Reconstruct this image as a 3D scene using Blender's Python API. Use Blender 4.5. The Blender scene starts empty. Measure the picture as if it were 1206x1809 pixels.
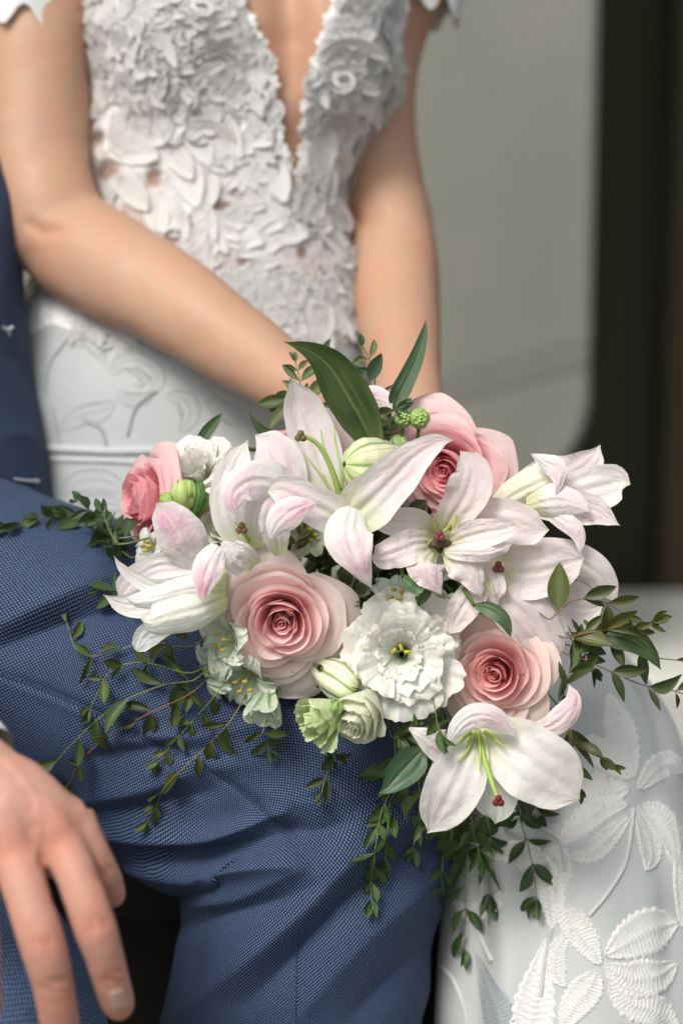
import bpy, math, random
import numpy as np
from mathutils import Vector, Matrix, noise
from mathutils.bvhtree import BVHTree

# ------------------------------------------------------------------ camera, light
SC = bpy.context.scene
COL = SC.collection
PITCH = math.radians(12)
D = 1.38                                   # metres from the lens to the bouquet
RIGHT = np.array([1.0, 0, 0])
FWD = np.array([0, math.cos(PITCH), -math.sin(PITCH)])
UP = np.array([0, math.sin(PITCH), math.cos(PITCH)])
TARGET = np.array([0, 0, 0.75])
CAMPOS = TARGET - FWD * D
cd = bpy.data.cameras.new('camera')
cam = bpy.data.objects.new('camera', cd); COL.objects.link(cam); SC.camera = cam
cd.sensor_fit = 'HORIZONTAL'; cd.sensor_width = 24; cd.lens = 85
cd.clip_start = .05; cd.clip_end = 200
cam.location = CAMPOS; cam.rotation_euler = (math.pi / 2 - PITCH, 0, 0)
cd.dof.use_dof = True; cd.dof.focus_distance = D + .010; cd.dof.aperture_fstop = 3.6

w = bpy.data.worlds.new('World'); SC.world = w; w.use_nodes = True
nt = w.node_tree; nt.nodes.clear()
sky = nt.nodes.new('ShaderNodeTexSky'); sky.sky_type = 'NISHITA'; sky.sun_disc = False
SUN_EL, SUN_AZ = math.radians(50), math.radians(-148)    # high, in front and to the left
sky.sun_elevation = SUN_EL; sky.sun_rotation = SUN_AZ
sky.dust_density = 4; sky.air_density = 1.0; sky.ozone_density = 1
hs = nt.nodes.new('ShaderNodeHueSaturation'); hs.inputs['Saturation'].default_value = .30
bg = nt.nodes.new('ShaderNodeBackground'); bg.inputs[1].default_value = .09
wo = nt.nodes.new('ShaderNodeOutputWorld')
nt.links.new(sky.outputs[0], hs.inputs['Color']); nt.links.new(hs.outputs[0], bg.inputs[0]); nt.links.new(bg.outputs[0], wo.inputs[0])
sl = bpy.data.lights.new('sun', 'SUN'); sl.energy = 1.5; sl.angle = math.radians(20); sl.color = (1, .955, .89)
so = bpy.data.objects.new('sun', sl); COL.objects.link(so)
sd = Vector((math.sin(SUN_AZ) * math.cos(SUN_EL), math.cos(SUN_AZ) * math.cos(SUN_EL), math.sin(SUN_EL)))
so.rotation_euler = sd.to_track_quat('Z', 'Y').to_euler()
SC.view_settings.view_transform = 'Standard'; SC.view_settings.look = 'None'
SC.view_settings.exposure = 0.68; SC.view_settings.gamma = 1
SC.cycles.max_bounces = 10; SC.cycles.diffuse_bounces = 7; SC.cycles.transparent_max_bounces = 16
SC.cycles.transmission_bounces = 6; SC.cycles.use_denoising = True

# ------------------------------------------------------------------ geometry helpers
K = 24.0 / 85.0 / 1206.0
def P(px, py, wc=0.0):
    """point seen at photo pixel (px,py), wc centimetres nearer than the bouquet plane"""
    d = D - wc * .01
    return CAMPOS + FWD * d + RIGHT * ((px - 603) * K * d) - UP * ((py - 904.5) * K * d)
def PP(a):
    a = np.asarray(a, float)
    d = D - a[..., 2:3] * .01
    return CAMPOS + FWD * d + RIGHT * ((a[..., 0:1] - 603) * K * d) - UP * ((a[..., 1:2] - 904.5) * K * d)
def proj(v):
    r = v - CAMPOS; d = r @ FWD
    return np.stack([603 + (r @ RIGHT) / (d * K), 904.5 - (r @ UP) / (d * K), (D - d) * 100], -1)
def camv(x, y, z):
    """direction given as right, up, towards the camera"""
    v = RIGHT * x + UP * y - FWD * z
    return v / np.linalg.norm(v)
def nrm(v):
    return v / np.maximum(np.linalg.norm(v, axis=-1, keepdims=True), 1e-12)
def crom(pts, n, clip=None):
    """Catmull-Rom through rows of pts, n samples, evenly by chord length"""
    p = np.asarray(pts, float)
    if len(p) == 2: 
        t = np.linspace(0, 1, n)[:, None]; return p[0] * (1 - t) + p[1] * t
    seg = np.sqrt(((p[1:, :2] - p[:-1, :2]) ** 2).sum(1)) + 1e-3
    s = np.concatenate([[0], np.cumsum(seg)]); T = np.linspace(0, s[-1], n)
    m = np.zeros_like(p)
    m[1:-1] = (p[2:] - p[:-2]) / (s[2:] - s[:-2])[:, None]
    m[0] = (p[1] - p[0]) / seg[0]; m[-1] = (p[-1] - p[-2]) / seg[-1]
    i = np.clip(np.searchsorted(s, T, side='right') - 1, 0, len(p) - 2)
    h = (s[i + 1] - s[i]); t = ((T - s[i]) / h)[:, None]; h = h[:, None]
    return (2*t**3-3*t**2+1)*p[i] + (t**3-2*t**2+t)*h*m[i] + (-2*t**3+3*t**2)*p[i+1] + (t**3-t**2)*h*m[i+1]
_rs = np.random.RandomState(5); _tab = _rs.rand(64, 64, 64) * 2 - 1
def vnoise(p):
    """smooth value noise in about -1..1 for an (...,3) array"""
    p = np.asarray(p, float); i = np.floor(p).astype(int); f = p - i; f = f * f * (3 - 2 * f)
    r = 0
    for a in (0, 1):
        for b in (0, 1):
            for c in (0, 1):
                wt = (f[..., 0] if a else 1 - f[..., 0]) * (f[..., 1] if b else 1 - f[..., 1]) * (f[..., 2] if c else 1 - f[..., 2])
                r = r + wt * _tab[(i[..., 0] + a) % 64, (i[..., 1] + b) % 64, (i[..., 2] + c) % 64]
    return r
def n1(x, seed=0):
    x = np.asarray(x, float); return vnoise(np.stack([x, x * 0 + seed * 7.31, x * 0 + seed * 3.7 + .5], -1))

def make_mesh(name, verts, faces, uv=None, attrs=None, smooth=True):
    me = bpy.data.meshes.new(name)
    verts = np.ascontiguousarray(verts, dtype=np.float32).reshape(-1, 3)
    faces = np.ascontiguousarray(faces, dtype=np.int32)
    nf, k = faces.shape
    me.vertices.add(len(verts)); me.vertices.foreach_set('co', verts.ravel())
    me.loops.add(nf * k); me.loops.foreach_set('vertex_index', faces.ravel())
    me.polygons.add(nf); me.polygons.foreach_set('loop_start', np.arange(0, nf * k, k, dtype=np.int32))
    me.update(calc_edges=True)
    me.polygons.foreach_set('use_smooth', np.full(nf, bool(smooth)))
    if uv is not None:
        l = me.uv_layers.new(name='UVMap')
        l.data.foreach_set('uv', np.ascontiguousarray(uv, dtype=np.float32).reshape(-1, 2)[faces.ravel()].ravel())
    for n_, a in (attrs or {}).items():
        at = me.attributes.new(n_, 'FLOAT', 'POINT'); at.data.foreach_set('value', np.ascontiguousarray(a, dtype=np.float32).ravel())
    return me
def grid_faces(nu, nv, wrap=False):
    i = np.arange(nu if wrap else nu - 1)[:, None]; j = np.arange(nv - 1)[None]
    i2 = (i + 1) % nu
    return np.stack([i * nv + j, i2 * nv + j, i2 * nv + j + 1, i * nv + j + 1], -1).reshape(-1, 4)
def join(parts):
    """parts: (verts, faces, uv) quads -> one"""
    V, F, U, o = [], [], [], 0
    for v, f, u in parts:
        v = np.asarray(v).reshape(-1, 3); V.append(v); F.append(np.asarray(f) + o); o += len(v)
        U.append(np.zeros((len(v), 2)) if u is None else np.asarray(u).reshape(-1, 2))
    return np.concatenate(V), np.concatenate(F), np.concatenate(U)
ROOTLOC = {}
def thing(name, loc, label, cat, group=None, kind=None):
    o = bpy.data.objects.new(name, None); COL.objects.link(o)
    o.location = Vector([float(x) for x in loc]); o.empty_display_size = .02; o['label'] = label; o['category'] = cat
    ROOTLOC[o.name] = np.array(o.location)
    if group: o['group'] = group
    if kind: o['kind'] = kind
    return o
def part(name, me, mat, root, parent=None, color=None, mtx=None, label=None, kind=None):
    """mesh verts are in world coordinates; they are shifted to the root of the thing"""
    o = bpy.data.objects.new(name, me); COL.objects.link(o)
    if mat is not None and len(me.materials) == 0: me.materials.append(mat)
    if mtx is not None:
        o.parent = parent or root
        L = Matrix.Translation(-Vector([float(x) for x in (ROOTLOC[root.name])])) @ mtx
        if parent is not None and parent is not root: L = parent.matrix_local.inverted() @ L
        o.matrix_local = L
    else:
        n = len(me.vertices); c = np.empty(n * 3, np.float32); me.vertices.foreach_get('co', c)
        c = c.reshape(-1, 3) - ROOTLOC[root.name].astype(np.float32) if root is not None else c
        me.vertices.foreach_set('co', c.ravel()); me.update()
        if root is not None: o.parent = parent or root
    if color is not None: o.color = (*color, 1)
    if label: o['label'] = label
    if kind: o['kind'] = kind
    return o
def single(name, me, mat, label=None, cat=None, group=None, kind=None, color=None):
    o = bpy.data.objects.new(name, me); COL.objects.link(o)
    if len(me.materials) == 0: me.materials.append(mat)
    if label: o['label'] = label
    if cat: o['category'] = cat
    if group: o['group'] = group
    if kind: o['kind'] = kind
    if color is not None: o.color = (*color, 1)
    return o
def eval_remesh(me, voxel, smooth=8, fac=.5):
    """join overlapping closed shells into one continuous skin"""
    o = bpy.data.objects.new('tmp', me); COL.objects.link(o)
    m = o.modifiers.new('r', 'REMESH'); m.mode = 'VOXEL'; m.voxel_size = voxel; m.use_smooth_shade = True
    if smooth:
        s = o.modifiers.new('s', 'SMOOTH'); s.iterations = smooth; s.factor = fac
    dg = bpy.context.evaluated_depsgraph_get(); ev = o.evaluated_get(dg)
    out = bpy.data.meshes.new_from_object(ev, depsgraph=dg)
    bpy.data.objects.remove(o)
    return out
def get_co(me):
    c = np.empty(len(me.vertices) * 3, np.float32); me.vertices.foreach_get('co', c); return c.reshape(-1, 3).astype(float)
def get_no(me):
    c = np.empty(len(me.vertices) * 3, np.float32); me.vertex_normals.foreach_get('vector', c); return c.reshape(-1, 3).astype(float)
def set_co(me, c):
    me.vertices.foreach_set('co', c.astype(np.float32).ravel()); me.update()
def tube(st, nseg=24, nlen=40, cap=True, start=0.0):
    """st rows: px,py,w_cm,r_side_cm,r_depth_cm -> closed swept tube in world space"""
    s = crom(st, nlen); C = PP(s[:, :3]); T = nrm(np.gradient(C, axis=0))
    N = nrm(-FWD - (T @ -FWD)[:, None] * T); S = np.cross(T, N)
    th = np.linspace(0, 2 * np.pi, nseg, endpoint=False) + start
    V = C[None] + (np.cos(th)[:, None, None] * S[None] * s[None, :, 3:4] + np.sin(th)[:, None, None] * N[None] * s[None, :, 4:5]) * .01
    L = np.concatenate([[0], np.cumsum(np.linalg.norm(np.diff(C, axis=0), axis=1))])
    uv = np.stack(np.broadcast_arrays(th[:, None] * s[:, 3].mean() * .01, L[None]), -1)
    F = grid_faces(nseg, nlen, True)[:, ::-1]
    V = V.reshape(-1, 3)
    if cap:
        n0 = len(V); V = np.concatenate([V, C[:1] , C[-1:]])
        uv = np.concatenate([uv.reshape(-1, 2), [[0, 0], [0, 0]]])
        a = np.arange(nseg); b = (a + 1) % nseg
        # end caps as quads on alternating segments
        a2 = np.arange(0, nseg, 2)
        F = np.concatenate([F, np.stack([a2 * nlen, ((a2 + 1) % nseg) * nlen, ((a2 + 2) % nseg) * nlen, a2 * 0 + n0], -1),
                            np.stack([((a2 + 2) % nseg) * nlen + nlen - 1, ((a2 + 1) % nseg) * nlen + nlen - 1, a2 * nlen + nlen - 1, a2 * 0 + n0 + 1], -1)])
    return V, F, uv.reshape(-1, 2)
def wire(pts, r, nseg=6, n=None):
    """thin world-space tube through world points; r metres, scalar or per-end pair"""
    p = np.asarray(pts, float); n = n or max(4, 4 * len(p)); c = crom3(p, n); T = nrm(np.gradient(c, axis=0))
    ref = -FWD; N = nrm(ref - (T @ ref)[:, None] * T + 1e-6); S = np.cross(T, N)
    rr = np.linspace(r[0], r[1], n) if hasattr(r, '__len__') else np.full(n, r)
    th = np.linspace(0, 2 * np.pi, nseg, endpoint=False)
    V = c[None] + (np.cos(th)[:, None, None] * S[None] + np.sin(th)[:, None, None] * N[None]) * rr[None, :, None]
    uv = np.stack(np.broadcast_arrays(th[:, None] / 6.28, np.linspace(0, 1, n)[None]), -1)
    return V.reshape(-1, 3), grid_faces(nseg, n, True)[:, ::-1], uv.reshape(-1, 2)
def crom3(p, n):
    q = np.asarray(p, float)
    seg = np.linalg.norm(np.diff(q, axis=0), axis=1) + 1e-9; s = np.concatenate([[0], np.cumsum(seg)])
    T = np.linspace(0, s[-1], n); m = np.zeros_like(q)
    if len(q) > 2: m[1:-1] = (q[2:] - q[:-2]) / (s[2:] - s[:-2])[:, None]
    m[0] = (q[1] - q[0]) / seg[0]; m[-1] = (q[-1] - q[-2]) / seg[-1]
    i = np.clip(np.searchsorted(s, T, side='right') - 1, 0, len(q) - 2); h = (s[i+1]-s[i]); t = ((T - s[i]) / h)[:, None]; h = h[:, None]
    return (2*t**3-3*t**2+1)*q[i] + (t**3-2*t**2+t)*h*m[i] + (-2*t**3+3*t**2)*q[i+1] + (t**3-t**2)*h*m[i+1]
def bvh_of(me):
    c = get_co(me); f = [tuple(p.vertices) for p in me.polygons]
    return BVHTree.FromPolygons([Vector(x) for x in c], f)
def hit(tree, px, py):
    d = P(px, py, 0) - CAMPOS; d = d / np.linalg.norm(d)
    l, n, i, ds = tree.ray_cast(Vector(CAMPOS), Vector(d))
    if l is None: return None, None
    n = np.array(n); n = n if n @ FWD < 0 else -n
    return np.array(l), n
def spline_dist(px, py, pts):
    """signed distance in pixels to a polyline; + is on its left when walking it (image y down)"""
    best = np.full(px.shape, 1e9); sg = np.zeros(px.shape); tt = np.zeros(px.shape)
    c = crom(pts, max(12, 6 * len(pts))); n = len(c)
    for k in range(n - 1):
        a, b = c[k, :2], c[k + 1, :2]; d = b - a; L = (d @ d) + 1e-9
        t = np.clip(((px - a[0]) * d[0] + (py - a[1]) * d[1]) / L, 0, 1)
        ex, ey = px - a[0] - t * d[0], py - a[1] - t * d[1]; r = np.hypot(ex, ey)
        m = r < best; best = np.where(m, r, best); sg = np.where(m, np.sign(d[0] * ey - d[1] * ex), sg); tt = np.where(m, (k + t) / (n - 1), tt)
    return best * -sg, tt

# ------------------------------------------------------------------ node helpers
def mat(name):
    m = bpy.data.materials.new(name); m.use_nodes = True; t = m.node_tree; t.nodes.clear()
    return m, t
class NB:
    def __init__(s, t): s.t = t
    def n(s, typ, ins=None, **kw):
        x = s.t.nodes.new(typ)
        for k, v in kw.items(): setattr(x, k, v)
        for k, v in (ins or {}).items():
            sock = x.inputs[k]
            if isinstance(v, bpy.types.NodeSocket): s.t.links.new(v, sock)
            elif isinstance(v, tuple) and len(v) == 3 and sock.type == 'RGBA': sock.default_value = (*v, 1)
            else: sock.default_value = v
        return x
    def math(s, op, a, b=0.0, c=0.0, clamp=False):
        return s.n('ShaderNodeMath', {0: a, 1: b, 2: c}, operation=op, use_clamp=clamp).outputs[0]
    def mix(s, f, a, b, blend='MIX'):
        return s.n('ShaderNodeMix', {'Factor': f, 'A': a, 'B': b}, data_type='RGBA', blend_type=blend)
    def mixc(s, f, a, b, blend='MIX'):
        x = s.t.nodes.new('ShaderNodeMix'); x.data_type = 'RGBA'; x.blend_type = blend
        for i, v in ((0, f), (6, a), (7, b)):
            if isinstance(v, bpy.types.NodeSocket): s.t.links.new(v, x.inputs[i])
            else: x.inputs[i].default_value = (*v, 1) if isinstance(v, tuple) else v
        return x.outputs[2]
    def ramp(s, f, stops, interp='LINEAR'):
        x = s.n('ShaderNodeValToRGB', {0: f}); r = x.color_ramp; r.interpolation = interp
        while len(r.elements) > 1: r.elements.remove(r.elements[-1])
        r.elements[0].position = stops[0][0]; c = stops[0][1]; r.elements[0].color = (*c, 1) if hasattr(c, '__len__') else (c, c, c, 1)
        for p_, c in stops[1:]:
            e = r.elements.new(p_); e.color = (*c, 1) if hasattr(c, '__len__') else (c, c, c, 1)
        return x.outputs[0]
    def noise(s, vec, scale, detail=2, rough=.5):
        return s.n('ShaderNodeTexNoise', {'Vector': vec, 'Scale': scale, 'Detail': detail, 'Roughness': rough}).outputs[0]
    def bump(s, h, strength, dist, normal=None):
        i = {'Height': h, 'Strength': strength, 'Distance': dist}
        if normal is not None: i['Normal'] = normal
        return s.n('ShaderNodeBump', i).outputs[0]
    def out(s, sh, disp=None):
        s.n('ShaderNodeOutputMaterial', {0: sh})

def petal_mat(name, kind):
    m, t = mat(name); b = NB(t)
    oi = b.n('ShaderNodeObjectInfo'); col = oi.outputs['Color']; rnd = oi.outputs['Random']
    uv = b.n('ShaderNodeUVMap').outputs[0]; sp = b.n('ShaderNodeSeparateXYZ', {0: uv}); u, v = sp.outputs[0], sp.outputs[1]
    ofs = b.n('ShaderNodeCombineXYZ', {0: b.math('MULTIPLY', rnd, 31.0), 1: b.math('MULTIPLY', rnd, 17.0), 2: rnd}).outputs[0]
    pu = b.n('ShaderNodeVectorMath', {0: uv, 1: ofs}, operation='ADD').outputs[0]
    vein_v = b.n('ShaderNodeMapping', {'Vector': pu, 'Scale': (42, 2.2, 1)}).outputs[0]
    vein = b.noise(vein_v, 1.0, 3, .6)
    blot = b.noise(b.n('ShaderNodeMapping', {'Vector': pu, 'Scale': (3, 4, 1)}).outputs[0], 1.0, 3, .55)
    cu = b.math('ABSOLUTE', b.math('SUBTRACT', u, .5))                  # 0 on the midrib .. 0.5 on the edge
    rough, tr, sub = .48, .30, .0
    if kind == 'rose':
        # attribute tone: 0 at the outside of the flower .. 1 at its heart
        deep = b.n('ShaderNodeAttribute', attribute_name='tone', attribute_type='OBJECT').outputs['Fac']
        vv = b.math('ADD', v, b.math('MULTIPLY', b.math('SUBTRACT', blot, .5), .25))
        rim = b.ramp(vv, [(0, 1.0), (.45, .88), (.70, .45), (.88, .10), (1, 0)])
        f = b.math('MULTIPLY', rim, b.math('ADD', b.math('MULTIPLY', deep, .92), .10), clamp=True)
        f = b.math('ADD', f, b.math('MULTIPLY', deep, .16), clamp=True)
        c = b.mixc(f, col, (.97, .30, .39))
        c = b.mixc(b.ramp(v, [(0, 1.0), (.10, .6), (.25, 0)]), c, (.80, .66, .36))
        c = b.mixc(b.math('MULTIPLY', b.ramp(vein, [(.35, 0), (.7, 1)]), .10), c, (.93, .35, .38))
        c = b.mixc(b.math('MULTIPLY', b.ramp(v, [(.965, 0), (1, 1)]), .45), c, (.86, .68, .56))
    elif kind == 'lily':
        pink = b.n('ShaderNodeAttribute', attribute_name='tone', attribute_type='OBJECT').outputs['Fac']
        gb = b.n('ShaderNodeAttribute', attribute_name='greenbase', attribute_type='OBJECT').outputs['Fac']
        c = b.mixc(b.math('MULTIPLY', b.ramp(v, [(0, 1.0), (.10, .75), (.32, 0)]), gb), col, (.66, .72, .36))
        side = b.ramp(cu, [(0, .35), (.06, .9), (.26, .8), (.42, .12), (.5, .05)])
        along = b.ramp(v, [(.2, 0), (.45, .6), (.8, 1), (.93, .45), (1, .1)])
        f = b.math('MULTIPLY', b.math('MULTIPLY', side, along), b.ramp(blot, [(.25, .35), (.7, 1)]))
        c = b.mixc(b.math('MULTIPLY', f, pink, clamp=True), c, (.80, .33, .50))
        c = b.mixc(b.math('MULTIPLY', b.ramp(vein, [(.42, 0), (.72, 1)]), .10), c, (.78, .64, .60))
        c = b.mixc(b.math('MULTIPLY', b.ramp(cu, [(0, 1), (.022, .5), (.05, 0)]), .22), c, (.74, .68, .42))
        c = b.mixc(b.math('MULTIPLY', b.ramp(v, [(.95, 0), (1, 1)]), .55), c, (.62, .66, .36))
        c = b.mixc(b.math('MULTIPLY', b.ramp(cu, [(.465, 0), (.5, 1)]), .25), c, (.84, .62, .62))
        stain = b.noise(b.n('ShaderNodeMapping', {'Vector': pu, 'Scale': (3.2, 3.6, 1)}).outputs[0], 1.7, 5, .65)
        sa = b.n('ShaderNodeAttribute', attribute_name='stain', attribute_type='OBJECT').outputs['Fac']
        c = b.mixc(b.math('MULTIPLY', b.ramp(stain, [(.60, 0), (.66, .9), (.70, .35)]), sa, clamp=True), c, (.50, .26, .10))
        rough = .42
    elif kind == 'white':
        c = b.mixc(b.ramp(v, [(0, 1.0), (.22, .5), (.5, 0)]), col, (.50, .62, .25))
        c = b.mixc(b.math('MULTIPLY', b.ramp(vein, [(.45, 0), (.75, 1)]), .12), c, (.66, .70, .52))
        c = b.mixc(b.math('MULTIPLY', b.ramp(v, [(.93, 0), (1, 1)]), .3), c, (.84, .78, .62))
    else:   # green petal with streaks
        c = b.mixc(b.ramp(v, [(0, .75), (.5, .3), (1, .1)]), col, (.34, .50, .24))
        st = b.noise(b.n('ShaderNodeMapping', {'Vector': pu, 'Scale': (16, 3.2, 1)}).outputs[0], 1.0, 1, .4)
        sa = b.n('ShaderNodeAttribute', attribute_name='stain', attribute_type='OBJECT').outputs['Fac']
        band = b.ramp(v, [(.3, 0), (.42, 1), (.72, 1), (.82, 0)])
        c = b.mixc(b.math('MULTIPLY', b.math('MULTIPLY', b.ramp(st, [(.66, 0), (.69, 1)]), band), sa, clamp=True), c, (.17, .05, .08))
        c = b.mixc(b.math('MULTIPLY', b.ramp(vein, [(.45, 0), (.75, 1)]), .2), c, (.45, .58, .38))
    nb = b.bump(vein, .38, .0006)
    nb = b.bump(blot, .7, .003, nb)
    pr = b.n('ShaderNodeBsdfPrincipled', {'Base Color': c, 'Roughness': rough, 'Normal': nb, 'Specular IOR Level': .25, 'Sheen Weight': .12, 'Sheen Roughness': .5})
    tl = b.n('ShaderNodeBsdfTranslucent', {'Color': c, 'Normal': nb})
    mx = b.n('ShaderNodeMixShader', {0: .34 if kind == 'rose' else .26, 1: pr.outputs[0], 2: tl.outputs[0]})
    b.out(mx.outputs[0]); return m
def leaf_mat():
    m, t = mat('leaf'); b = NB(t)
    oi = b.n('ShaderNodeObjectInfo'); col = oi.outputs['Color']; rnd = oi.outputs['Random']
    uv = b.n('ShaderNodeUVMap').outputs[0]; sp = b.n('ShaderNodeSeparateXYZ', {0: uv}); u, v = sp.outputs[0], sp.outputs[1]
    ofs = b.n('ShaderNodeCombineXYZ', {0: b.math('MULTIPLY', rnd, 31.0), 1: b.math('MULTIPLY', rnd, 17.0), 2: rnd}).outputs[0]
    pu = b.n('ShaderNodeVectorMath', {0: uv, 1: ofs}, operation='ADD').outputs[0]
    cu = b.math('ABSOLUTE', b.math('SUBTRACT', u, .5))
    blot = b.noise(b.n('ShaderNodeMapping', {'Vector': pu, 'Scale': (3, 5, 1)}).outputs[0], 1.0, 4, .6)
    vein = b.n('ShaderNodeTexNoise', {'Vector': b.n('ShaderNodeMapping', {'Vector': pu, 'Scale': (26, 1.6, 1)}).outputs[0], 'Scale': 1.0, 'Detail': 1.0}).outputs[0]
    c = b.mixc(b.ramp(blot, [(.3, 0), (.75, .55)]), col, (.10, .12, .025))
    c = b.mixc(b.math('MULTIPLY', b.ramp(cu, [(0, 1), (.02, .6), (.05, 0)]), .45), c, (.22, .30, .12))
    c = b.mixc(b.math('MULTIPLY', b.ramp(vein, [(.55, 0), (.7, 1)]), .2), c, (.16, .24, .10))
    c = b.mixc(b.math('MULTIPLY', b.ramp(v, [(0, 1), (.08, .4), (.2, 0)]), .5), c, (.20, .24, .07))
    n = b.bump(vein, .3, .0006); n = b.bump(b.ramp(cu, [(0, 0), (.06, 1)]), .6, .0006, n)
    pr = b.n('ShaderNodeBsdfPrincipled', {'Base Color': c, 'Roughness': b.ramp(blot, [(.3, .34), (.7, .52)]), 'Normal': n, 'Specular IOR Level': .5})
    tl = b.n('ShaderNodeBsdfTranslucent', {'Color': b.mixc(.5, c, (.12, .22, .02)), 'Normal': n})
    mx = b.n('ShaderNodeMixShader', {0: .18, 1: pr.outputs[0], 2: tl.outputs[0]})
    b.out(mx.outputs[0]); return m
def plain_mat(name, rough=.5, sheen=0., noise_amt=.25, nscale=300, spec=.4, bump=.2, trans=0.):
    """object colour with slight grain"""
    m, t = mat(name); b = NB(t)
    oi = b.n('ShaderNodeObjectInfo'); tc = b.n('ShaderNodeTexCoord').outputs['Object']
    nz = b.noise(tc, nscale, 3, .6)
    dark = b.mixc(1.0, oi.outputs['Color'], (.62, .62, .62), 'MULTIPLY')
    c = b.mixc(b.math('MULTIPLY', b.ramp(nz, [(.3, 1), (.7, 0)]), noise_amt), oi.outputs['Color'], dark)
    pr = b.n('ShaderNodeBsdfPrincipled', {'Base Color': c, 'Roughness': rough, 'Normal': b.bump(nz, bump, .001), 'Sheen Weight': sheen, 'Specular IOR Level': spec})
    sh = pr.outputs[0]
    if trans:
        tl = b.n('ShaderNodeBsdfTranslucent', {'Color': c}); sh = b.n('ShaderNodeMixShader', {0: trans, 1: sh, 2: tl.outputs[0]}).outputs[0]
    b.out(sh); return m
def skin_mat():
    m, t = mat('skin'); b = NB(t)
    tc = b.n('ShaderNodeTexCoord').outputs['Object']; oi = b.n('ShaderNodeObjectInfo')
    n1_ = b.noise(tc, 38, 4, .6); n2_ = b.noise(tc, 9, 2); fine = b.noise(tc, 1100, 2, .6)
    red = b.n('ShaderNodeAttribute', attribute_name='red', attribute_type='GEOMETRY').outputs['Fac']
    c = b.mixc(b.math('MULTIPLY', b.ramp(n1_, [(.35, 0), (.65, 1)]), .48), oi.outputs['Color'], (.50, .23, .15))
    c = b.mixc(b.math('MULTIPLY', b.ramp(n2_, [(.35, 0), (.65, 1)]), .20), c, (.70, .46, .32))
    c = b.mixc(b.math('MULTIPLY', red, .48, clamp=True), c, (.62, .16, .10))
    vo = b.n('ShaderNodeTexVoronoi', {'Vector': tc, 'Scale': 62.0}); fr = b.math('MULTIPLY', b.ramp(vo.outputs['Distance'], [(0, 1), (.055, .9), (.10, 0)]), b.ramp(b.noise(tc, 30, 1), [(.55, 0), (.62, 1)]))
    c = b.mixc(b.math('MULTIPLY', fr, .55, clamp=True), c, (.24, .10, .055))
    ve = b.ramp(b.noise(tc, 16, 2, .5), [(.47, 0), (.5, 1), (.53, 0)]); c = b.mixc(b.math('MULTIPLY', ve, .13), c, (.33, .30, .27))
    cell = b.n('ShaderNodeTexVoronoi', {'Vector': tc, 'Scale': 900.0}).outputs['Distance']
    n = b.bump(fine, .25, .0005); n = b.bump(cell, .3, .0004, n); n = b.bump(b.noise(tc, 240, 3, .6), .35, .0009, n)
    pr = b.n('ShaderNodeBsdfPrincipled', {'Base Color': c, 'Roughness': b.ramp(n1_, [(.3, .42), (.7, .58)]), 'Normal': n, 'Specular IOR Level': .34,
             'Subsurface Weight': .22, 'Subsurface Radius': (.010, .0038, .0022), 'Subsurface Scale': .8})
    b.out(pr.outputs[0]); return m
def weave_mat():
    """birdseye suiting: staggered light dots on navy, uv in metres along the cloth"""
    m, t = mat('suit_cloth'); b = NB(t)
    uv = b.n('ShaderNodeUVMap').outputs[0]
    wob = b.n('ShaderNodeTexNoise', {'Vector': uv, 'Scale': 260.0, 'Detail': 2.0}).outputs[1]
    wv = b.n('ShaderNodeVectorMath', {0: b.n('ShaderNodeVectorMath', {0: wob, 1: (.5, .5, .5)}, operation='SUBTRACT').outputs[0], 'Scale': .0007}, operation='SCALE').outputs[0]
    uvd = b.n('ShaderNodeVectorMath', {0: uv, 1: wv}, operation='ADD').outputs[0]
    sp = b.n('ShaderNodeSeparateXYZ', {0: uvd}); k = 2 * math.pi / .0021
    su = b.math('SINE', b.math('MULTIPLY', sp.outputs[0], k)); sv = b.math('SINE', b.math('MULTIPLY', sp.outputs[1], k))
    pr_ = b.math('MULTIPLY', su, sv)
    dots = b.ramp(pr_, [(.08, 0), (.34, 1)]) 
    big = b.noise(uv, 22, 3, .6); fib = b.noise(b.n('ShaderNodeMapping', {'Vector': uv, 'Scale': (900, 900, 1)}).outputs[0], 1.0, 2)
    oi = b.n('ShaderNodeObjectInfo')
    lt = b.mixc(b.math('MULTIPLY', fib, .5), (.132, .205, .365), (.05, .088, .185))
    dk = b.mixc(big, (.0030, .0052, .0170), (.0042, .0072, .0240))
    c = b.mixc(dots, dk, lt)
    c = b.mixc(1.0, c, oi.outputs['Color'], 'MULTIPLY')
    n = b.bump(pr_, .3, .0004)
    s = b.n('ShaderNodeBsdfPrincipled', {'Base Color': c, 'Roughness': .75, 'Normal': n, 'Specular IOR Level': .25, 'Sheen Weight': .03, 'Sheen Roughness': .4})
    b.out(s.outputs[0]); return m
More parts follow.
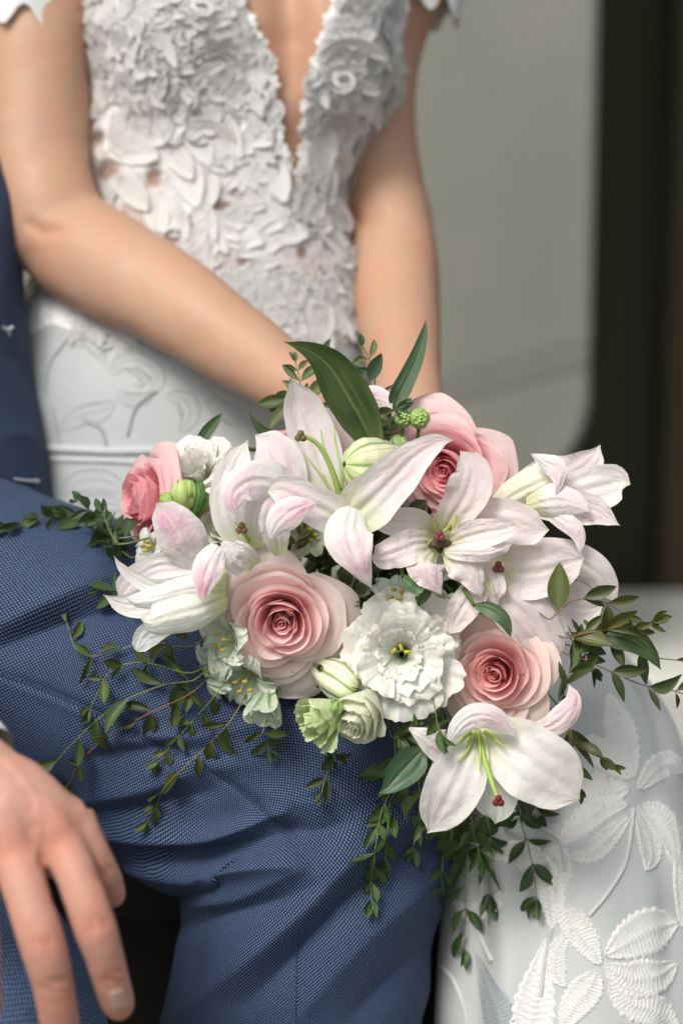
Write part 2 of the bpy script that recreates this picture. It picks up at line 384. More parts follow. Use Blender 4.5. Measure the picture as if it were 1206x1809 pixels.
def lace_mat(name, stripes=True, base=(.80, .81, .80)):
    m, t = mat(name); b = NB(t)
    uv = b.n('ShaderNodeUVMap').outputs[0]; tc = b.n('ShaderNodeTexCoord').outputs['Object']
    th = b.n('ShaderNodeTexNoise', {'Vector': b.n('ShaderNodeMapping', {'Vector': uv, 'Scale': (5, 110, 1)}).outputs[0], 'Scale': 1.0, 'Detail': 2.0}).outputs[0]
    nz = b.noise(tc, 500, 3, .6); oi = b.n('ShaderNodeObjectInfo')
    c = b.mixc(b.math('MULTIPLY', b.ramp(th, [(.3, 1), (.65, 0)]), .16), oi.outputs['Color'], (.60, .59, .56))
    n = b.bump(th, .8, .0012); n = b.bump(nz, .4, .0006, n)
    pr = b.n('ShaderNodeBsdfPrincipled', {'Base Color': c, 'Roughness': .55, 'Normal': n, 'Sheen Weight': .2, 'Specular IOR Level': .35})
    tl = b.n('ShaderNodeBsdfTranslucent', {'Color': c})
    b.out(b.n('ShaderNodeMixShader', {0: .12, 1: pr.outputs[0], 2: tl.outputs[0]}).outputs[0]); return m
def bodice_mat():
    m, t = mat('sheer_tulle'); b = NB(t)
    tc = b.n('ShaderNodeTexCoord').outputs['Object']
    sh = b.n('ShaderNodeAttribute', attribute_name='sheer', attribute_type='GEOMETRY').outputs['Fac']
    nz = b.noise(tc, 160, 4, .65); n3 = b.noise(tc, 600, 2, .6)
    c = b.mixc(b.math('MULTIPLY', b.ramp(nz, [(.35, 1), (.62, 0)]), .22), (.90, .89, .87), (.62, .60, .57))
    n = b.bump(nz, .8, .003); n = b.bump(n3, .4, .0008, n)
    pr = b.n('ShaderNodeBsdfPrincipled', {'Base Color': c, 'Roughness': .6, 'Normal': n, 'Sheen Weight': .2})
    ts = b.n('ShaderNodeBsdfTransparent', {'Color': (.95, .93, .92)})
    fac = b.math('MULTIPLY', sh, .86, clamp=True)
    b.out(b.n('ShaderNodeMixShader', {0: fac, 1: pr.outputs[0], 2: ts.outputs[0]}).outputs[0]); return m
def satin_mat():
    m, t = mat('dress_tulle'); b = NB(t)
    uv = b.n('ShaderNodeUVMap').outputs[0]; tc = b.n('ShaderNodeTexCoord').outputs['Object']; oi = b.n('ShaderNodeObjectInfo')
    nz = b.noise(tc, 12, 3, .5); k = 2 * math.pi / .0016; sp = b.n('ShaderNodeSeparateXYZ', {0: uv})
    net = b.math('MULTIPLY', b.math('SINE', b.math('MULTIPLY', sp.outputs[0], k)), b.math('SINE', b.math('MULTIPLY', sp.outputs[1], k)))
    c = b.mixc(b.math('MULTIPLY', nz, .25), oi.outputs['Color'], (.66, .69, .70))
    c = b.mixc(b.math('MULTIPLY', b.ramp(net, [(.0, 0), (.5, 1)]), .12), c, (.52, .54, .54))
    n = b.bump(net, .25, .0003); n = b.bump(b.noise(tc, 45, 3), .25, .003, n)
    pr = b.n('ShaderNodeBsdfPrincipled', {'Base Color': c, 'Roughness': .48, 'Normal': n, 'Sheen Weight': .25, 'Specular IOR Level': .35})
    b.out(pr.outputs[0]); return m
def stone_mat():
    m, t = mat('stone'); b = NB(t)
    tc = b.n('ShaderNodeTexCoord').outputs['Object']; oi = b.n('ShaderNodeObjectInfo')
    a = b.noise(tc, 3, 4, .6); f = b.noise(tc, 90, 4, .65)
    dk = b.mixc(1.0, oi.outputs['Color'], (.70, .74, .70), 'MULTIPLY')
    c = b.mixc(b.ramp(a, [(.3, 0), (.7, 1)]), oi.outputs['Color'], dk)
    c = b.mixc(b.math('MULTIPLY', b.ramp(f, [(.4, 0), (.7, 1)]), .25), c, (.16, .16, .14))
    pr = b.n('ShaderNodeBsdfPrincipled', {'Base Color': c, 'Roughness': .7, 'Normal': b.bump(f, .3, .003)})
    b.out(pr.outputs[0]); return m
M_ROSE, M_LILY, M_WHITE, M_ALST = petal_mat('rose_petal', 'rose'), petal_mat('lily_petal', 'lily'), petal_mat('white_petal', 'white'), petal_mat('green_white_petal', 'alst')
M_LEAF = leaf_mat(); M_STEM = plain_mat('stem', .5, nscale=200); M_SKIN = skin_mat(); M_SUIT = weave_mat()
M_LACE = lace_mat('lace_embroidery'); M_BOD = bodice_mat(); M_SATIN = satin_mat(); M_STONE = stone_mat()
M_PLAIN = plain_mat('matte', .6, nscale=120); M_BUD = plain_mat('bud', .42, nscale=160, noise_amt=.15, trans=.12)
# ------------------------------------------------------------------ setting
def box_mesh(name, x0, x1, y0, y1, z0, z1, bevel=0.0):
    import bmesh
    bm = bmesh.new(); bmesh.ops.create_cube(bm, size=1)
    for v in bm.verts: v.co = Vector(((x0 + x1) / 2 + v.co.x * (x1 - x0), (y0 + y1) / 2 + v.co.y * (y1 - y0), (z0 + z1) / 2 + v.co.z * (z1 - z0)))
    if bevel: bmesh.ops.bevel(bm, geom=list(bm.edges), offset=bevel, segments=3, affect='EDGES', profile=.5)
    me = bpy.data.meshes.new(name); bm.to_mesh(me); bm.free()
    for p in me.polygons: p.use_smooth = False
    return me
g = np.array([[-40, -40, 0], [40, -40, 0], [40, 40, 0], [-40, 40, 0]], float)
single('ground', make_mesh('ground', g, [[0, 1, 2, 3]], smooth=False), M_STONE, kind='structure', color=(.16, .15, .135))
# pale wall whose end is rounded off beside the dark opening; extruded outline
def wall_outline():
    xr, zt = P(1046, 0, -118)[0], 2.6
    zb = P(1046, 905, -118)[2]; r = .115
    pts = [(-2.5, .25), (-2.5, zt), (xr, zt)]
    for k in range(0, 13):
        a = math.radians(90 * k / 12); pts.append((xr - r + r * math.cos(a), zb + r - r * math.sin(a)))
    pts.append((-2.5 + .5, zb)); pts[-1] = (xr - r - .5, zb); pts.append((xr - r - .5, .25))
    return pts
def extrude_outline(pts, y0, y1, name, bevel=.012):
    import bmesh
    bm = bmesh.new(); vs = [bm.verts.new((x, y0, z)) for x, z in pts]; f = bm.faces.new(vs)
    r = bmesh.ops.extrude_face_region(bm, geom=[f])
    for v in [e for e in r['geom'] if isinstance(e, bmesh.types.BMVert)]: v.co.y = y1
    bmesh.ops.recalc_face_normals(bm, faces=bm.faces)
    ed = [e for e in bm.edges if all(abs(v.co.y - y0) < 1e-6 for v in e.verts)]
    bmesh.ops.bevel(bm, geom=ed, offset=bevel, segments=3, affect='EDGES')
    me = bpy.data.meshes.new(name); bm.to_mesh(me); bm.free(); return me
YW = P(1046, 500, -118)[1]
wl = thing('wall', (0, YW, 0), 'smooth grey green stone wall with a rounded corner behind the bride', 'wall')
part('wall_panel', extrude_outline(wall_outline(), YW, YW + .35, 'wall_panel', .006), M_STONE, wl, color=(.272, .268, .232))
# raised joint strip running slantwise across the panel
a, c = P(700, 690, -117.6), P(1040, 590, -117.6)
jt = np.array([[a[0], YW - .0015, a[2]], [c[0], YW - .0015, c[2]], [c[0], YW - .0015, c[2] - .035], [a[0], YW - .0015, a[2] - .035]])
jt = np.concatenate([jt, jt + [0, .02, 0]])
part('joint_strip', make_mesh('joint_strip', jt, [[3, 2, 1, 0], [4, 5, 6, 7], [0, 1, 5, 4], [2, 3, 7, 6], [1, 2, 6, 5], [3, 0, 4, 7]], smooth=False), M_STONE, wl, color=(.236, .232, .200))
# dark doorway, brown and green reflections painted into its glass colour
def glass_mat():
    m, t = mat('glass_painted_reflections'); b = NB(t); tc = b.n('ShaderNodeTexCoord').outputs['Object']
    nz = b.noise(b.n('ShaderNodeMapping', {'Vector': tc, 'Scale': (5, 1, 1.2)}).outputs[0], 1.0, 2)
    c = b.ramp(nz, [(.35, (.050, .040, .018)), (.55, (.040, .050, .030)), (.7, (.075, .040, .022))])
    b.out(b.n('ShaderNodeBsdfPrincipled', {'Base Color': c, 'Roughness': .55, 'Specular IOR Level': .12}).outputs[0]); return m
M_GLASS = glass_mat()
dr = thing('doorway', (1.0, YW + .55, 0), 'dark doorway to the right of the wall, brown and green reflections painted into its near black glass', 'doorway')
part('door_panel', box_mesh('door_panel', -2.4, 3.2, YW + .55, YW + .6, .0, 3.0, .005), M_GLASS, dr)
for x in (P(1165, 500, -175)[0],):
    part('door_frame', box_mesh('door_frame', x, x + .06, YW + .50, YW + .545, .0, 3.0, .004), M_GLASS, dr, color=(.02, .012, .008))
pb = P(1150, 1040, 0); pb = pb - CAMPOS; zl = (CAMPOS + pb * ((YW + .5 - CAMPOS[1]) / pb[1]))[2]
pf = P(1150, 1200, 0) - CAMPOS; yf = (CAMPOS + pf * ((zl - CAMPOS[2]) / pf[2]))[1]
lg = thing('stone_ledge', (.8, YW, zl), 'pale stone ledge below the dark doorway at the right edge', 'ledge')
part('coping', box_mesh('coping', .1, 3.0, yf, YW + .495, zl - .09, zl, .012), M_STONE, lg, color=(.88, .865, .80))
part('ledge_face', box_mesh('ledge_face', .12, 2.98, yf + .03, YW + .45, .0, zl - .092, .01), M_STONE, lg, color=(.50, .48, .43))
zb = .45
bn = thing('bench', (0, .3, 0), 'added timber bench under the couple, its near black colour standing in for the shade between the legs', 'bench')
for k in range(5):
    y0 = .13 + k * .125
    part('plank', box_mesh('plank', -1.5, .22, y0, y0 + .115, zb, zb + .035, .006), M_PLAIN, bn, color=(.018, .013, .010))
part('gap_shade_board', box_mesh('gap_shade_board', -1.48, .20, .16, .19, .02, zb - .002, .004), M_PLAIN, bn, color=(.014, .011, .009))  # bench boards added near black to stand for the shade in the gap
for x in (-1.45, .12):
    part('leg', box_mesh('leg', x, x + .06, .2, .7, .0, zb - .002, .004), M_PLAIN, bn, color=(.016, .012, .010))
# ------------------------------------------------------------------ bride
SKIN = (.465, .285, .185)
bride = thing('person', P(380, 1000, -34), 'bride in a white lace dress with deep neckline holding the bouquet', 'person')
def torso_rings(st, nseg, nlen, grow=0.0, bust=1.0):
    s = crom(st, nlen); s[:, 3] += grow; s[:, 4] += grow
    C = PP(s[:, :3]); th = np.linspace(0, 2 * np.pi, nseg, endpoint=False) - np.pi / 2
    cs, sn = np.cos(th), np.sin(th)
    ex = np.sign(cs) * np.abs(cs) ** .9; ez = np.sign(sn) * np.abs(sn) ** .9
    V = C[None] + (ex[:, None, None] * RIGHT[None, None] * s[None, :, 3:4] - ez[:, None, None] * FWD[None, None] * s[None, :, 4:5]) * .01
    q = proj(V.reshape(-1, 3)); front = np.clip(np.repeat(sn, nlen), 0, 1) ** .6
    for cx, cy, a, sx, sy in ((270, 70, 3.2, 120, 130), (645, 60, 2.8, 95, 130)):
        bm = a * np.exp(-(((q[:, 0] - cx) / sx) ** 2 + ((q[:, 1] - cy) / sy) ** 2))
        V = (V.reshape(-1, 3) - FWD[None] * (bm * front * .01 * bust)[:, None])
    L = np.concatenate([[0], np.cumsum(np.linalg.norm(np.diff(C, axis=0), axis=1))])
    uv = np.stack(np.broadcast_arrays((th * .09)[:, None], L[None]), -1).reshape(-1, 2)
    return V.reshape(-1, 3), uv, s
TOR = [(425, -330, -37, 11.5, 5.5), (425, -180, -34, 14.5, 7.5), (425, -60, -32.5, 12.3, 8.6), (425, 60, -32, 11.3, 9.0), (424, 170, -32, 10.9, 8.8), (384, 290, -31.5, 9.5, 8.4), (380, 430, -31, 9.2, 8.0),
       (350, 480, -30.7, 11.2, 8.1), (342, 560, -30.5, 12.0, 8.2), (338, 700, -30, 12.7, 8.5), (345, 850, -30, 12.6, 8.8), (380, 1150, -29, 14.0, 9.0)]
# one continuous skin: torso, neck, both arms and hands
def body_mesh():
    parts = []
    V, uv, s = torso_rings(TOR, 96, 120, -.45, .92)
    nseg, nlen = 96, 120; F = grid_faces(nseg, nlen, True)[:, ::-1]
    n0 = len(V); V = np.concatenate([V, PP(s[:1, :3]), PP(s[-1:, :3])]); a2 = np.arange(0, nseg, 2)
    F = np.concatenate([F, np.stack([a2 * nlen, ((a2 + 1) % nseg) * nlen, ((a2 + 2) % nseg) * nlen, a2 * 0 + n0], -1),
                        np.stack([((a2 + 2) % nseg) * nlen + nlen - 1, ((a2 + 1) % nseg) * nlen + nlen - 1, a2 * nlen + nlen - 1, a2 * 0 + n0 + 1], -1)])
    parts.append((V, F, None))
    T = lambda st, **k: parts.append(tube(st, **k))
    T([(425, -420, -36, 4.8, 5.0), (425, -330, -36, 5.2, 5.4), (425, -240, -35, 7, 6)], nseg=20, nlen=12)           # neck
    T([(250, -250, -34, 4.5, 4.5), (130, -215, -32, 5.0, 4.8), (60, -150, -30, 4.5, 4.6), (52, -40, -28, 4.0, 4.2)], nseg=24, nlen=24)
    T([(600, -250, -35, 4.5, 4.5), (700, -215, -35, 4.8, 4.8), (740, -140, -36, 4.2, 4.4), (705, -20, -36, 3.6, 4.0)], nseg=24, nlen=24)
    # arm on the left of the picture
    T([(54, -120, -29, 4.3, 4.3), (60, 30, -27.5, 3.75, 4.1), (62, 180, -26.5, 3.65, 3.8), (66, 300, -25.5, 3.65, 3.6), (88, 390, -24.5, 3.6, 3.5), (108, 435, -24, 3.5, 3.4)], nseg=32, nlen=40)
    T([(92, 385, -24.6, 3.2, 3.3), (122, 428, -24, 3.65, 3.5), (200, 476, -22.4, 3.62, 3.4), (300, 532, -20, 3.25, 3.1), (400, 598, -18, 2.78, 2.6), (490, 660, -16.4, 2.42, 2.15), (545, 700, -15.6, 2.3, 1.95), (580, 730, -15.2, 2.3, 1.8)], nseg=32, nlen=50)
    # arm on the right
    T([(705, -60, -36, 3.7, 4.0), (660, 90, -36, 3.5, 3.8), (655, 220, -35, 3.35, 3.5), (672, 330, -33.5, 3.15, 3.3), (690, 400, -32, 3.1, 3.2)], nseg=32, nlen=34)
    T([(688, 380, -32.5, 2.9, 3.2), (694, 440, -31, 3.1, 3.2), (700, 520, -28, 3.0, 3.0), (707, 600, -24, 2.75, 2.6), (718, 680, -20, 2.35, 2.1), (724, 745, -17.5, 2.25, 1.8), (720, 790, -16.5, 2.3, 1.7)], nseg=32, nlen=40)
    # hands closed round the stems: palm, four fingers and a thumb each
    T([(575, 725, -15.4, 2.3, 1.7), (610, 765, -15.6, 3.6, 1.5), (635, 805, -16, 3.9, 1.4)], nseg=20, nlen=14)
    for k, (x, y) in enumerate(((690, 790), (672, 815), (652, 838), (630, 856))):
        T([(600 + 12 * (3 - k), 790 + 14 * k - 8, -14.9, .95, .9), ((600 + x) / 2 + 6, y - 4, -13.9, .9, .85), (x, y, -15.5, .8, .8), (x - 8, y + 4, -18.2, .7, .7)], nseg=10, nlen=18)
    T([(600, 750, -15.5, 1.2, 1.1), (640, 748, -14.8, 1.0, 1.0), (668, 760, -15.5, .85, .85)], nseg=10, nlen=12)
    T([(720, 780, -16.6, 2.2, 1.6), (700, 830, -18.2, 3.5, 1.5), (680, 868, -18.8, 3.6, 1.4)], nseg=20, nlen=14)
    for k, (x, y) in enumerate(((625, 800), (618, 828), (612, 856), (608, 882))):
        T([(672, 815 + 20 * k, -18.4, .9, .9), (640, y, -17.2, .85, .85), (x, y + 4, -18.6, .8, .8), (x + 6, y + 6, -21, .7, .7)], nseg=10, nlen=18)
    T([(712, 800, -17.2, 1.2, 1.1), (680, 790, -16.4, 1.0, 1.0), (650, 790, -17.0, .85, .85)], nseg=10, nlen=12)
    V, F, U = join(parts)
    me = eval_remesh(make_mesh('body_raw', V, F), .0032, 10, .6); me.name = 'body'
    c = get_co(me); q = proj(c); n = get_no(me)
    # elbow crease, soft muscle swell, sternum hollow, fine unevenness
    d, _ = spline_dist(q[:, 0], q[:, 1], [(52, 395), (75, 410), (100, 405)])
    h = -.22 * np.exp(-(d / 10) ** 2) * (q[:, 2] > -26)
    d, _ = spline_dist(q[:, 0], q[:, 1], [(505, -40), (512, 60), (510, 150)])
    h += -1.1 * np.exp(-(d / 34) ** 2) * (q[:, 2] > -30) * np.clip((230 - q[:, 1]) / 160, 0, 1)
    d, _ = spline_dist(q[:, 0], q[:, 1], [(612, 372), (640, 392), (668, 372)])
    h += -.18 * np.exp(-(d / 9) ** 2) * (q[:, 0] > 605)
    h += .15 * vnoise(c * 22) + .035 * vnoise(c * 90)
    set_co(me, c + n * h[:, None] * .01)
    red = np.exp(-(np.hypot(q[:, 0] - 80, q[:, 1] - 430) / 60) ** 2) * .25 + np.exp(-(np.hypot(q[:, 0] - 520, q[:, 1] - 60) / 60) ** 2) * .25
    at = me.attributes.new('red', 'FLOAT', 'POINT'); at.data.foreach_set('value', red.astype(np.float32))
    return me
me_body = body_mesh(); BODY_BVH = bvh_of(me_body)
part('body', me_body, M_SKIN, bride, color=SKIN)

# dress: lace bodice shell with a cut-out V
VL = [(428, -60), (432, 0), (462, 60), (488, 115), (490, 165), (498, 230), (514, 290), (512, 352)]
VR = [(592, -60), (584, 0), (556, 90), (540, 140), (530, 205), (528, 260), (520, 310), (512, 352)]
vl, vr = np.array(VL, float), np.array(VR, float)
def in_v(x, y):
    return (y < 352) & (x > np.interp(y, vl[:, 1], vl[:, 0])) & (x < np.interp(y, vr[:, 1], vr[:, 0]))
rng = random.Random(11)
HOLES = [(190, 302, 22, 22), (272, 312, 16, 22), (392, 362, 26, 11), (302, 424, 28, 9), (425, 462, 11, 10), (532, 445, 10, 14), (415, 214, 9, 14), (175, 240, 12, 14), (225, 395, 14, 9), (360, 500, 14, 7)]
def bodice():
    ns, nl = 620, 520
    V, uv, s = torso_rings(TOR[2:], ns, nl, .12)
    q = proj(V); x, y = q[:, 0], q[:, 1]
    front = (-(V - np.tile(PP(s[:, :3]), (ns, 1))) @ FWD) > 0
    # relief: curling ridges of the corded lace
    wob = np.stack([vnoise(np.stack([x * .018, y * .018, x * 0 + 3], -1)), vnoise(np.stack([x * .018, y * .018, x * 0 + 9], -1))], -1) * 26
    a = vnoise(np.stack([(x + wob[:, 0]) * .045, (y + wob[:, 1]) * .045, x * 0], -1))
    b_ = vnoise(np.stack([(x + wob[:, 1]) * .10, (y - wob[:, 0]) * .10, x * 0 + 5], -1))
    ridge = (1 - np.abs(a) * 2.2).clip(-1, 1) * .06 + (1 - np.abs(b_) * 2.2).clip(-1, 1) * .035
    topm = np.clip((330 - y) / 90, 0, 1); botm = np.clip((y - 640) / 60, 0, 1)
    h = ridge * (.25 + .75 * topm) * (1 - botm * .9)
    n_ = nrm(V - np.tile(PP(s[:, :3]), (ns, 1)))
    V2 = V + n_ * (h * .01)[:, None]
    holes = HOLES
    sh = np.zeros(len(V))
    for hx, hy, rx, ry in holes: sh = np.maximum(sh, 1.5 * np.exp(-((((x - hx) / rx) ** 2 + ((y - hy) / ry) ** 2))))
    sh = np.maximum(sh, np.clip((y - 285) / 40, 0, 1) * np.clip((545 - y) / 30, 0, 1) * .50)
    sh = np.clip(sh + .25 * a, 0, 1) * (y < 560)
    F = grid_faces(ns, nl, True)[:, ::-1]
    fx, fy, ff = x[F].mean(1), y[F].mean(1), front[F].all(1)
    jag = 5 * np.sin(fy * .16) + 3 * np.sin(fy * .41)
    cut = ff & in_v(fx + jag * np.where(fx < 512, 1, -1) * .8, fy) 
    sleeve = False
    F = F[~cut]
    me = make_mesh('bodice', V2, F, uv, {'sheer': sh})
    # tulle part below y~600 uses satin
    me.materials.append(M_BOD); me.materials.append(M_SATIN)
    my = y[F].mean(1); mi = (my > 585 + 12 * np.sin(x[F].mean(1) * .05)).astype(np.int32)
    me.polygons.foreach_set('material_index', mi)
    return me
me_bod = bodice(); BOD_BVH = bvh_of(me_bod)
part('bodice', me_bod, None, bride, color=(.41, .43, .43))

def motif(seed, kind):
    """one corded lace motif of about unit size, lying in XY with relief along +Z"""
    r = random.Random(seed); parts = []
    def cord(p2, rad=.022, z=.03, n=None):
        p = np.array([(x, y, z) for x, y in p2], float); n = n or max(5, 3 * len(p)); c = crom3(p, n); T = nrm(np.gradient(c, axis=0) + 1e-9)
        S = np.stack([T[:, 1], -T[:, 0], T[:, 2] * 0], -1); th = np.array([-.2, 1.57, 3.34])
        tp = np.sin(np.pi * np.linspace(.08, .92, n)) ** .4 * rad
        V = c[None] + np.cos(th)[:, None, None] * S[None] * tp[None, :, None] + np.array([0, 0, 1.0]) * (np.sin(th)[:, None, None] * tp[None, :, None])
        parts.append((V.reshape(-1, 3), grid_faces(3, n)[:, ::-1], np.stack(np.broadcast_arrays(np.array([.2, .5, .8])[:, None], np.linspace(0, 1, n)[None]), -1).reshape(-1, 2)))
    def leaflet(x0, y0, an, L, W, curl=.3, sheet=True, ribs=5):
        ca, sa = math.cos(an), math.sin(an)
        def tr(a, b): return (x0 + a * ca - b * sa, y0 + a * sa + b * ca)
        mid = lambda v: curl * L * (v - v * v)
        prof = lambda v: W * math.sin(math.pi * min(1, v * .92 + .04)) ** .75
        nu, nv = 5, 11; V = np.zeros((nu, nv, 3))
        for a, u in enumerate(np.linspace(-1, 1, nu)):
            for b_, v in enumerate(np.linspace(0, 1, nv)):
                q = tr(v * L, mid(v) + u * prof(v) * (1 + .10 * math.sin(v * 40) * abs(u))); V[a, b_] = (q[0], q[1], .006 + .035 * u * u + .05 * v * v)
        parts.append((V.reshape(-1, 3), grid_faces(nu, nv), np.stack(np.broadcast_arrays(np.linspace(0, 1, nu)[:, None], np.linspace(0, 1, nv)[None]), -1).reshape(-1, 2)))
        for sg in (-1, 1): cord([tr(v * L, mid(v) + sg * prof(v)) for v in np.linspace(0, 1, 6)], .020, .05)
        cord([tr(v * L, mid(v)) for v in np.linspace(0, .9, 5)], .018, .03)
        for k in range(ribs):
            v = (k + .8) / (ribs + 1)
            for sg in (-1, 1): cord([tr(v * L, mid(v)), tr((v + .07) * L, mid(v) + sg * prof(v) * .5), tr(min(1, v + .12) * L, mid(v) + sg * prof(min(1, v + .1)) * .92)], .012, .028, 4)
    if kind == 'leaf': leaflet(-.5, 0, r.uniform(-.1, .1), 1.0, .24, r.uniform(-.5, .5), ribs=7)
    elif kind == 'spray':
        for k in range(6): leaflet(-.35, 0, (k - 2.5) * .42, r.uniform(.45, .75), .105, r.uniform(-.4, .4), ribs=3)
    elif kind == 'curl':
        for k in range(5):
            a0 = r.uniform(0, 6.28); x, y = r.uniform(-.3, .3), r.uniform(-.3, .3); R_ = r.uniform(.14, .30)
            cord([(x + R_ * (1 - .13 * q) * math.cos(a0 + q * .75), y + R_ * (1 - .13 * q) * math.sin(a0 + q * .75)) for q in range(7)], .030, .03 + .02 * r.random(), 20)
            cord([(x + R_ * .62 * (1 - .13 * q) * math.cos(a0 + .5 + q * .7), y + R_ * .62 * (1 - .13 * q) * math.sin(a0 + .5 + q * .7)) for q in range(6)], .022, .05, 14)
        for k in range(3): leaflet(r.uniform(-.2, .2), r.uniform(-.2, .2), r.uniform(0, 6.28), r.uniform(.3, .45), .08, r.uniform(-.5, .5), ribs=2)
    else:
        for rr_, n_, w_ in ((.13, 4, .10), (.26, 6, .13)):
            for k in range(n_): a = k * 6.283 / n_ + r.random() * .4; leaflet(rr_ * .5 * math.cos(a), rr_ * .5 * math.sin(a), a, rr_ * 1.15, w_, r.uniform(-.3, .3), ribs=2)
        for k in range(2): cord([((.05 + .018 * q) * math.cos(q * .8 + k * 3), (.05 + .018 * q) * math.sin(q * .8 + k * 3)) for q in range(8)], .02, .08, 20)
    V, F, U = join(parts); V[:, 2] *= .62
    return make_mesh('lace_motif', V, F, U)
LK = ['leaf', 'leaf', 'spray', 'spray', 'curl', 'leaf', 'curl', 'rosette', 'rosette']
LL = [motif(i, k) for i, k in enumerate(LK)]
for m_ in LL: m_.materials.append(M_LACE)
def place_on(meidx, tree, px, py, ang, size_cm, tilt, name='lace_motif', lift=.06, color=(.96, .95, .925), root=None):
    p, n = hit(tree, px, py)
    if p is None: return None
    if (proj(p[None])[0, 2]) < -34: return None
    y_ = -RIGHT * math.sin(ang) + UP * math.cos(ang); y_ = y_ - (y_ @ n) * n; y_ /= np.linalg.norm(y_)
    n2 = nrm(n + y_ * tilt[0] + np.cross(y_, n) * tilt[1]); y_ = nrm(y_ - (y_ @ n2) * n2); x_ = np.cross(y_, n2)
    s = size_cm * .01; M = Matrix(((*(x_ * s),), (*(y_ * s),), (*(n2 * s),))).transposed().to_4x4()
    q = p + n * lift * .01
    M.translation = Vector(q)
    return part(name, LL[meidx], M_LACE, root or bride, color=color, mtx=M)
cnt = 0; pts_used = []
# edge scallops along both sides of the V
for poly, sgn in ((vl, -1), (vr, 1)):
    for yy in range(-10, 350, 17):
        xx = np.interp(yy, poly[:, 1], poly[:, 0]) + sgn * (19 if yy < 130 else 22)
        place_on(rng.choice([7, 8, 3]), BOD_BVH, xx, yy, math.radians(rng.uniform(-40, 40) + (180 if sgn > 0 else 0)), rng.uniform(1.1, 1.6) * (1 if yy < 130 else .7), (rng.uniform(-.12, .05), rng.uniform(-.12, .12))); cnt += 1
tries = 0
while cnt < 296 and tries < 4000:
    tries += 1
    y = rng.uniform(-20, 600); x = rng.uniform(135, 705)
    if in_v(np.array(x), np.array(y)) or (y > 200 and abs(x - 516) < 12 and y < 340): continue
    if y > 190 and x > 625 and y > 250: continue
    if y < 350 and (abs(x - np.interp(y, vl[:, 1], vl[:, 0])) < 34 or abs(x - np.interp(y, vr[:, 1], vr[:, 0])) < 34): continue
    if any(((x - hx) / (rx + 27)) ** 2 + ((y - hy) / (ry + 25)) ** 2 < 1 for hx, hy, rx, ry in HOLES): continue
    dmin = 21 if y < 230 else 28 if y < 480 else 21
    if any((x - a) ** 2 + (y - b_) ** 2 < dmin * dmin for a, b_ in pts_used): continue
    top = y < 230
    k = rng.choice([4, 6, 3, 4, 6, 7, 8]) if top else rng.choice([0, 1, 5, 0, 2, 3, 8]) if y < 480 else rng.choice([4, 6, 3, 7, 0])
    sz = rng.uniform(2.9, 4.4) if top else rng.uniform(3.0, 4.4) if y < 480 else rng.uniform(2.3, 3.4)
    flow = math.radians(-60 + 50 * math.sin(x * .012 + y * .02)) + rng.uniform(-.7, .7)
    o = place_on(k, BOD_BVH, x, y, flow, sz, (rng.uniform(-.08, .03), rng.uniform(-.06, .06)))
    if o: cnt += 1; pts_used.append((x, y))
# cap sleeves
def sleeve(st, me_name, seed):
    V, F, U = tube(st, nseg=64, nlen=60, cap=False)
    q = proj(V); V = V + nrm(V - V.mean(0)) * (.0012 * vnoise(V * 260))[:, None]
    l = U[:, 1] / U[:, 1].max(); th = U[:, 0] / max(1e-9, U[:, 0].max()) * 6.28
    V = V + (-UP)[None] * ((l > .7) * (l - .7) * .05 * (np.sin(th * 9 + seed) * .5 + .5))[:, None]
    return make_mesh(me_name, V, F, U)
part('cap_sleeve', sleeve([(120, -210, -31, 5.6, 5.4), (70, -130, -29.5, 5.0, 5.0), (42, -40, -28, 4.5, 4.7), (34, 48, -27.3, 4.3, 4.6)], 'cap_sleeve', 1), M_LACE, bride, color=(.78, .80, .80))
part('cap_sleeve', sleeve([(690, -200, -34.5, 5.6, 5.4), (730, -130, -35.5, 5.0, 5.0), (722, -60, -36, 4.3, 4.6), (712, -8, -36, 4.1, 4.4)], 'cap_sleeve', 2), M_LACE, bride, color=(.78, .80, .80))

# skirt over her knee, in front on the right
def skirt():
    st = [(520, 1190, -34, 10, 9), (760, 1250, -29, 8.6, 8.5), (900, 1292, -23, 7.9, 7.8), (978, 1335, -18, 8.0, 7.7), (1000, 1480, -15.5, 8.3, 7.8), (1012, 1640, -15, 8.5, 8.2), (1020, 1850, -15.5, 9.3, 9), (1020, 2300, -18, 11, 11)]
    V, F, U = tube(st, nseg=360, nlen=420, cap=False)
    q = proj(V); x, y = q[:, 0], q[:, 1]; n = get_no(make_mesh('tmp', V, F))
    h = np.zeros(len(V)); g_ = lambda d, s: np.exp(-(d / s) ** 2)
    for pts, A, s in (([(815, 1420), (840, 1600), (830, 1900)], -.55, 22), ([(885, 1440), (895, 1600), (905, 1900)], .55, 26), ([(940, 1500), (960, 1650), (968, 1900)], -.35, 26),
                      ([(1040, 1500), (1060, 1700), (1050, 1900)], .25, 50), ([(1150, 1420), (1185, 1600), (1190, 1900)], -.35, 26), ([(1120, 1180), (1160, 1260), (1185, 1360)], -.2, 14),
                      ([(1000, 1150), (1080, 1180), (1130, 1240)], .18, 16), ([(1010, 1200), (1060, 1250), (1080, 1320)], -.12, 22)):
        d, _ = spline_dist(x, y, pts); h += A * g_(d, s)
    h += .26 * vnoise(V * 14) + .07 * vnoise(V * 45)
    return make_mesh('skirt', V + n * h[:, None] * .01, F, U)
me_sk = skirt(); SK_BVH = bvh_of(me_sk)
part('skirt', me_sk, M_SATIN, bride, color=(.47, .49, .482))

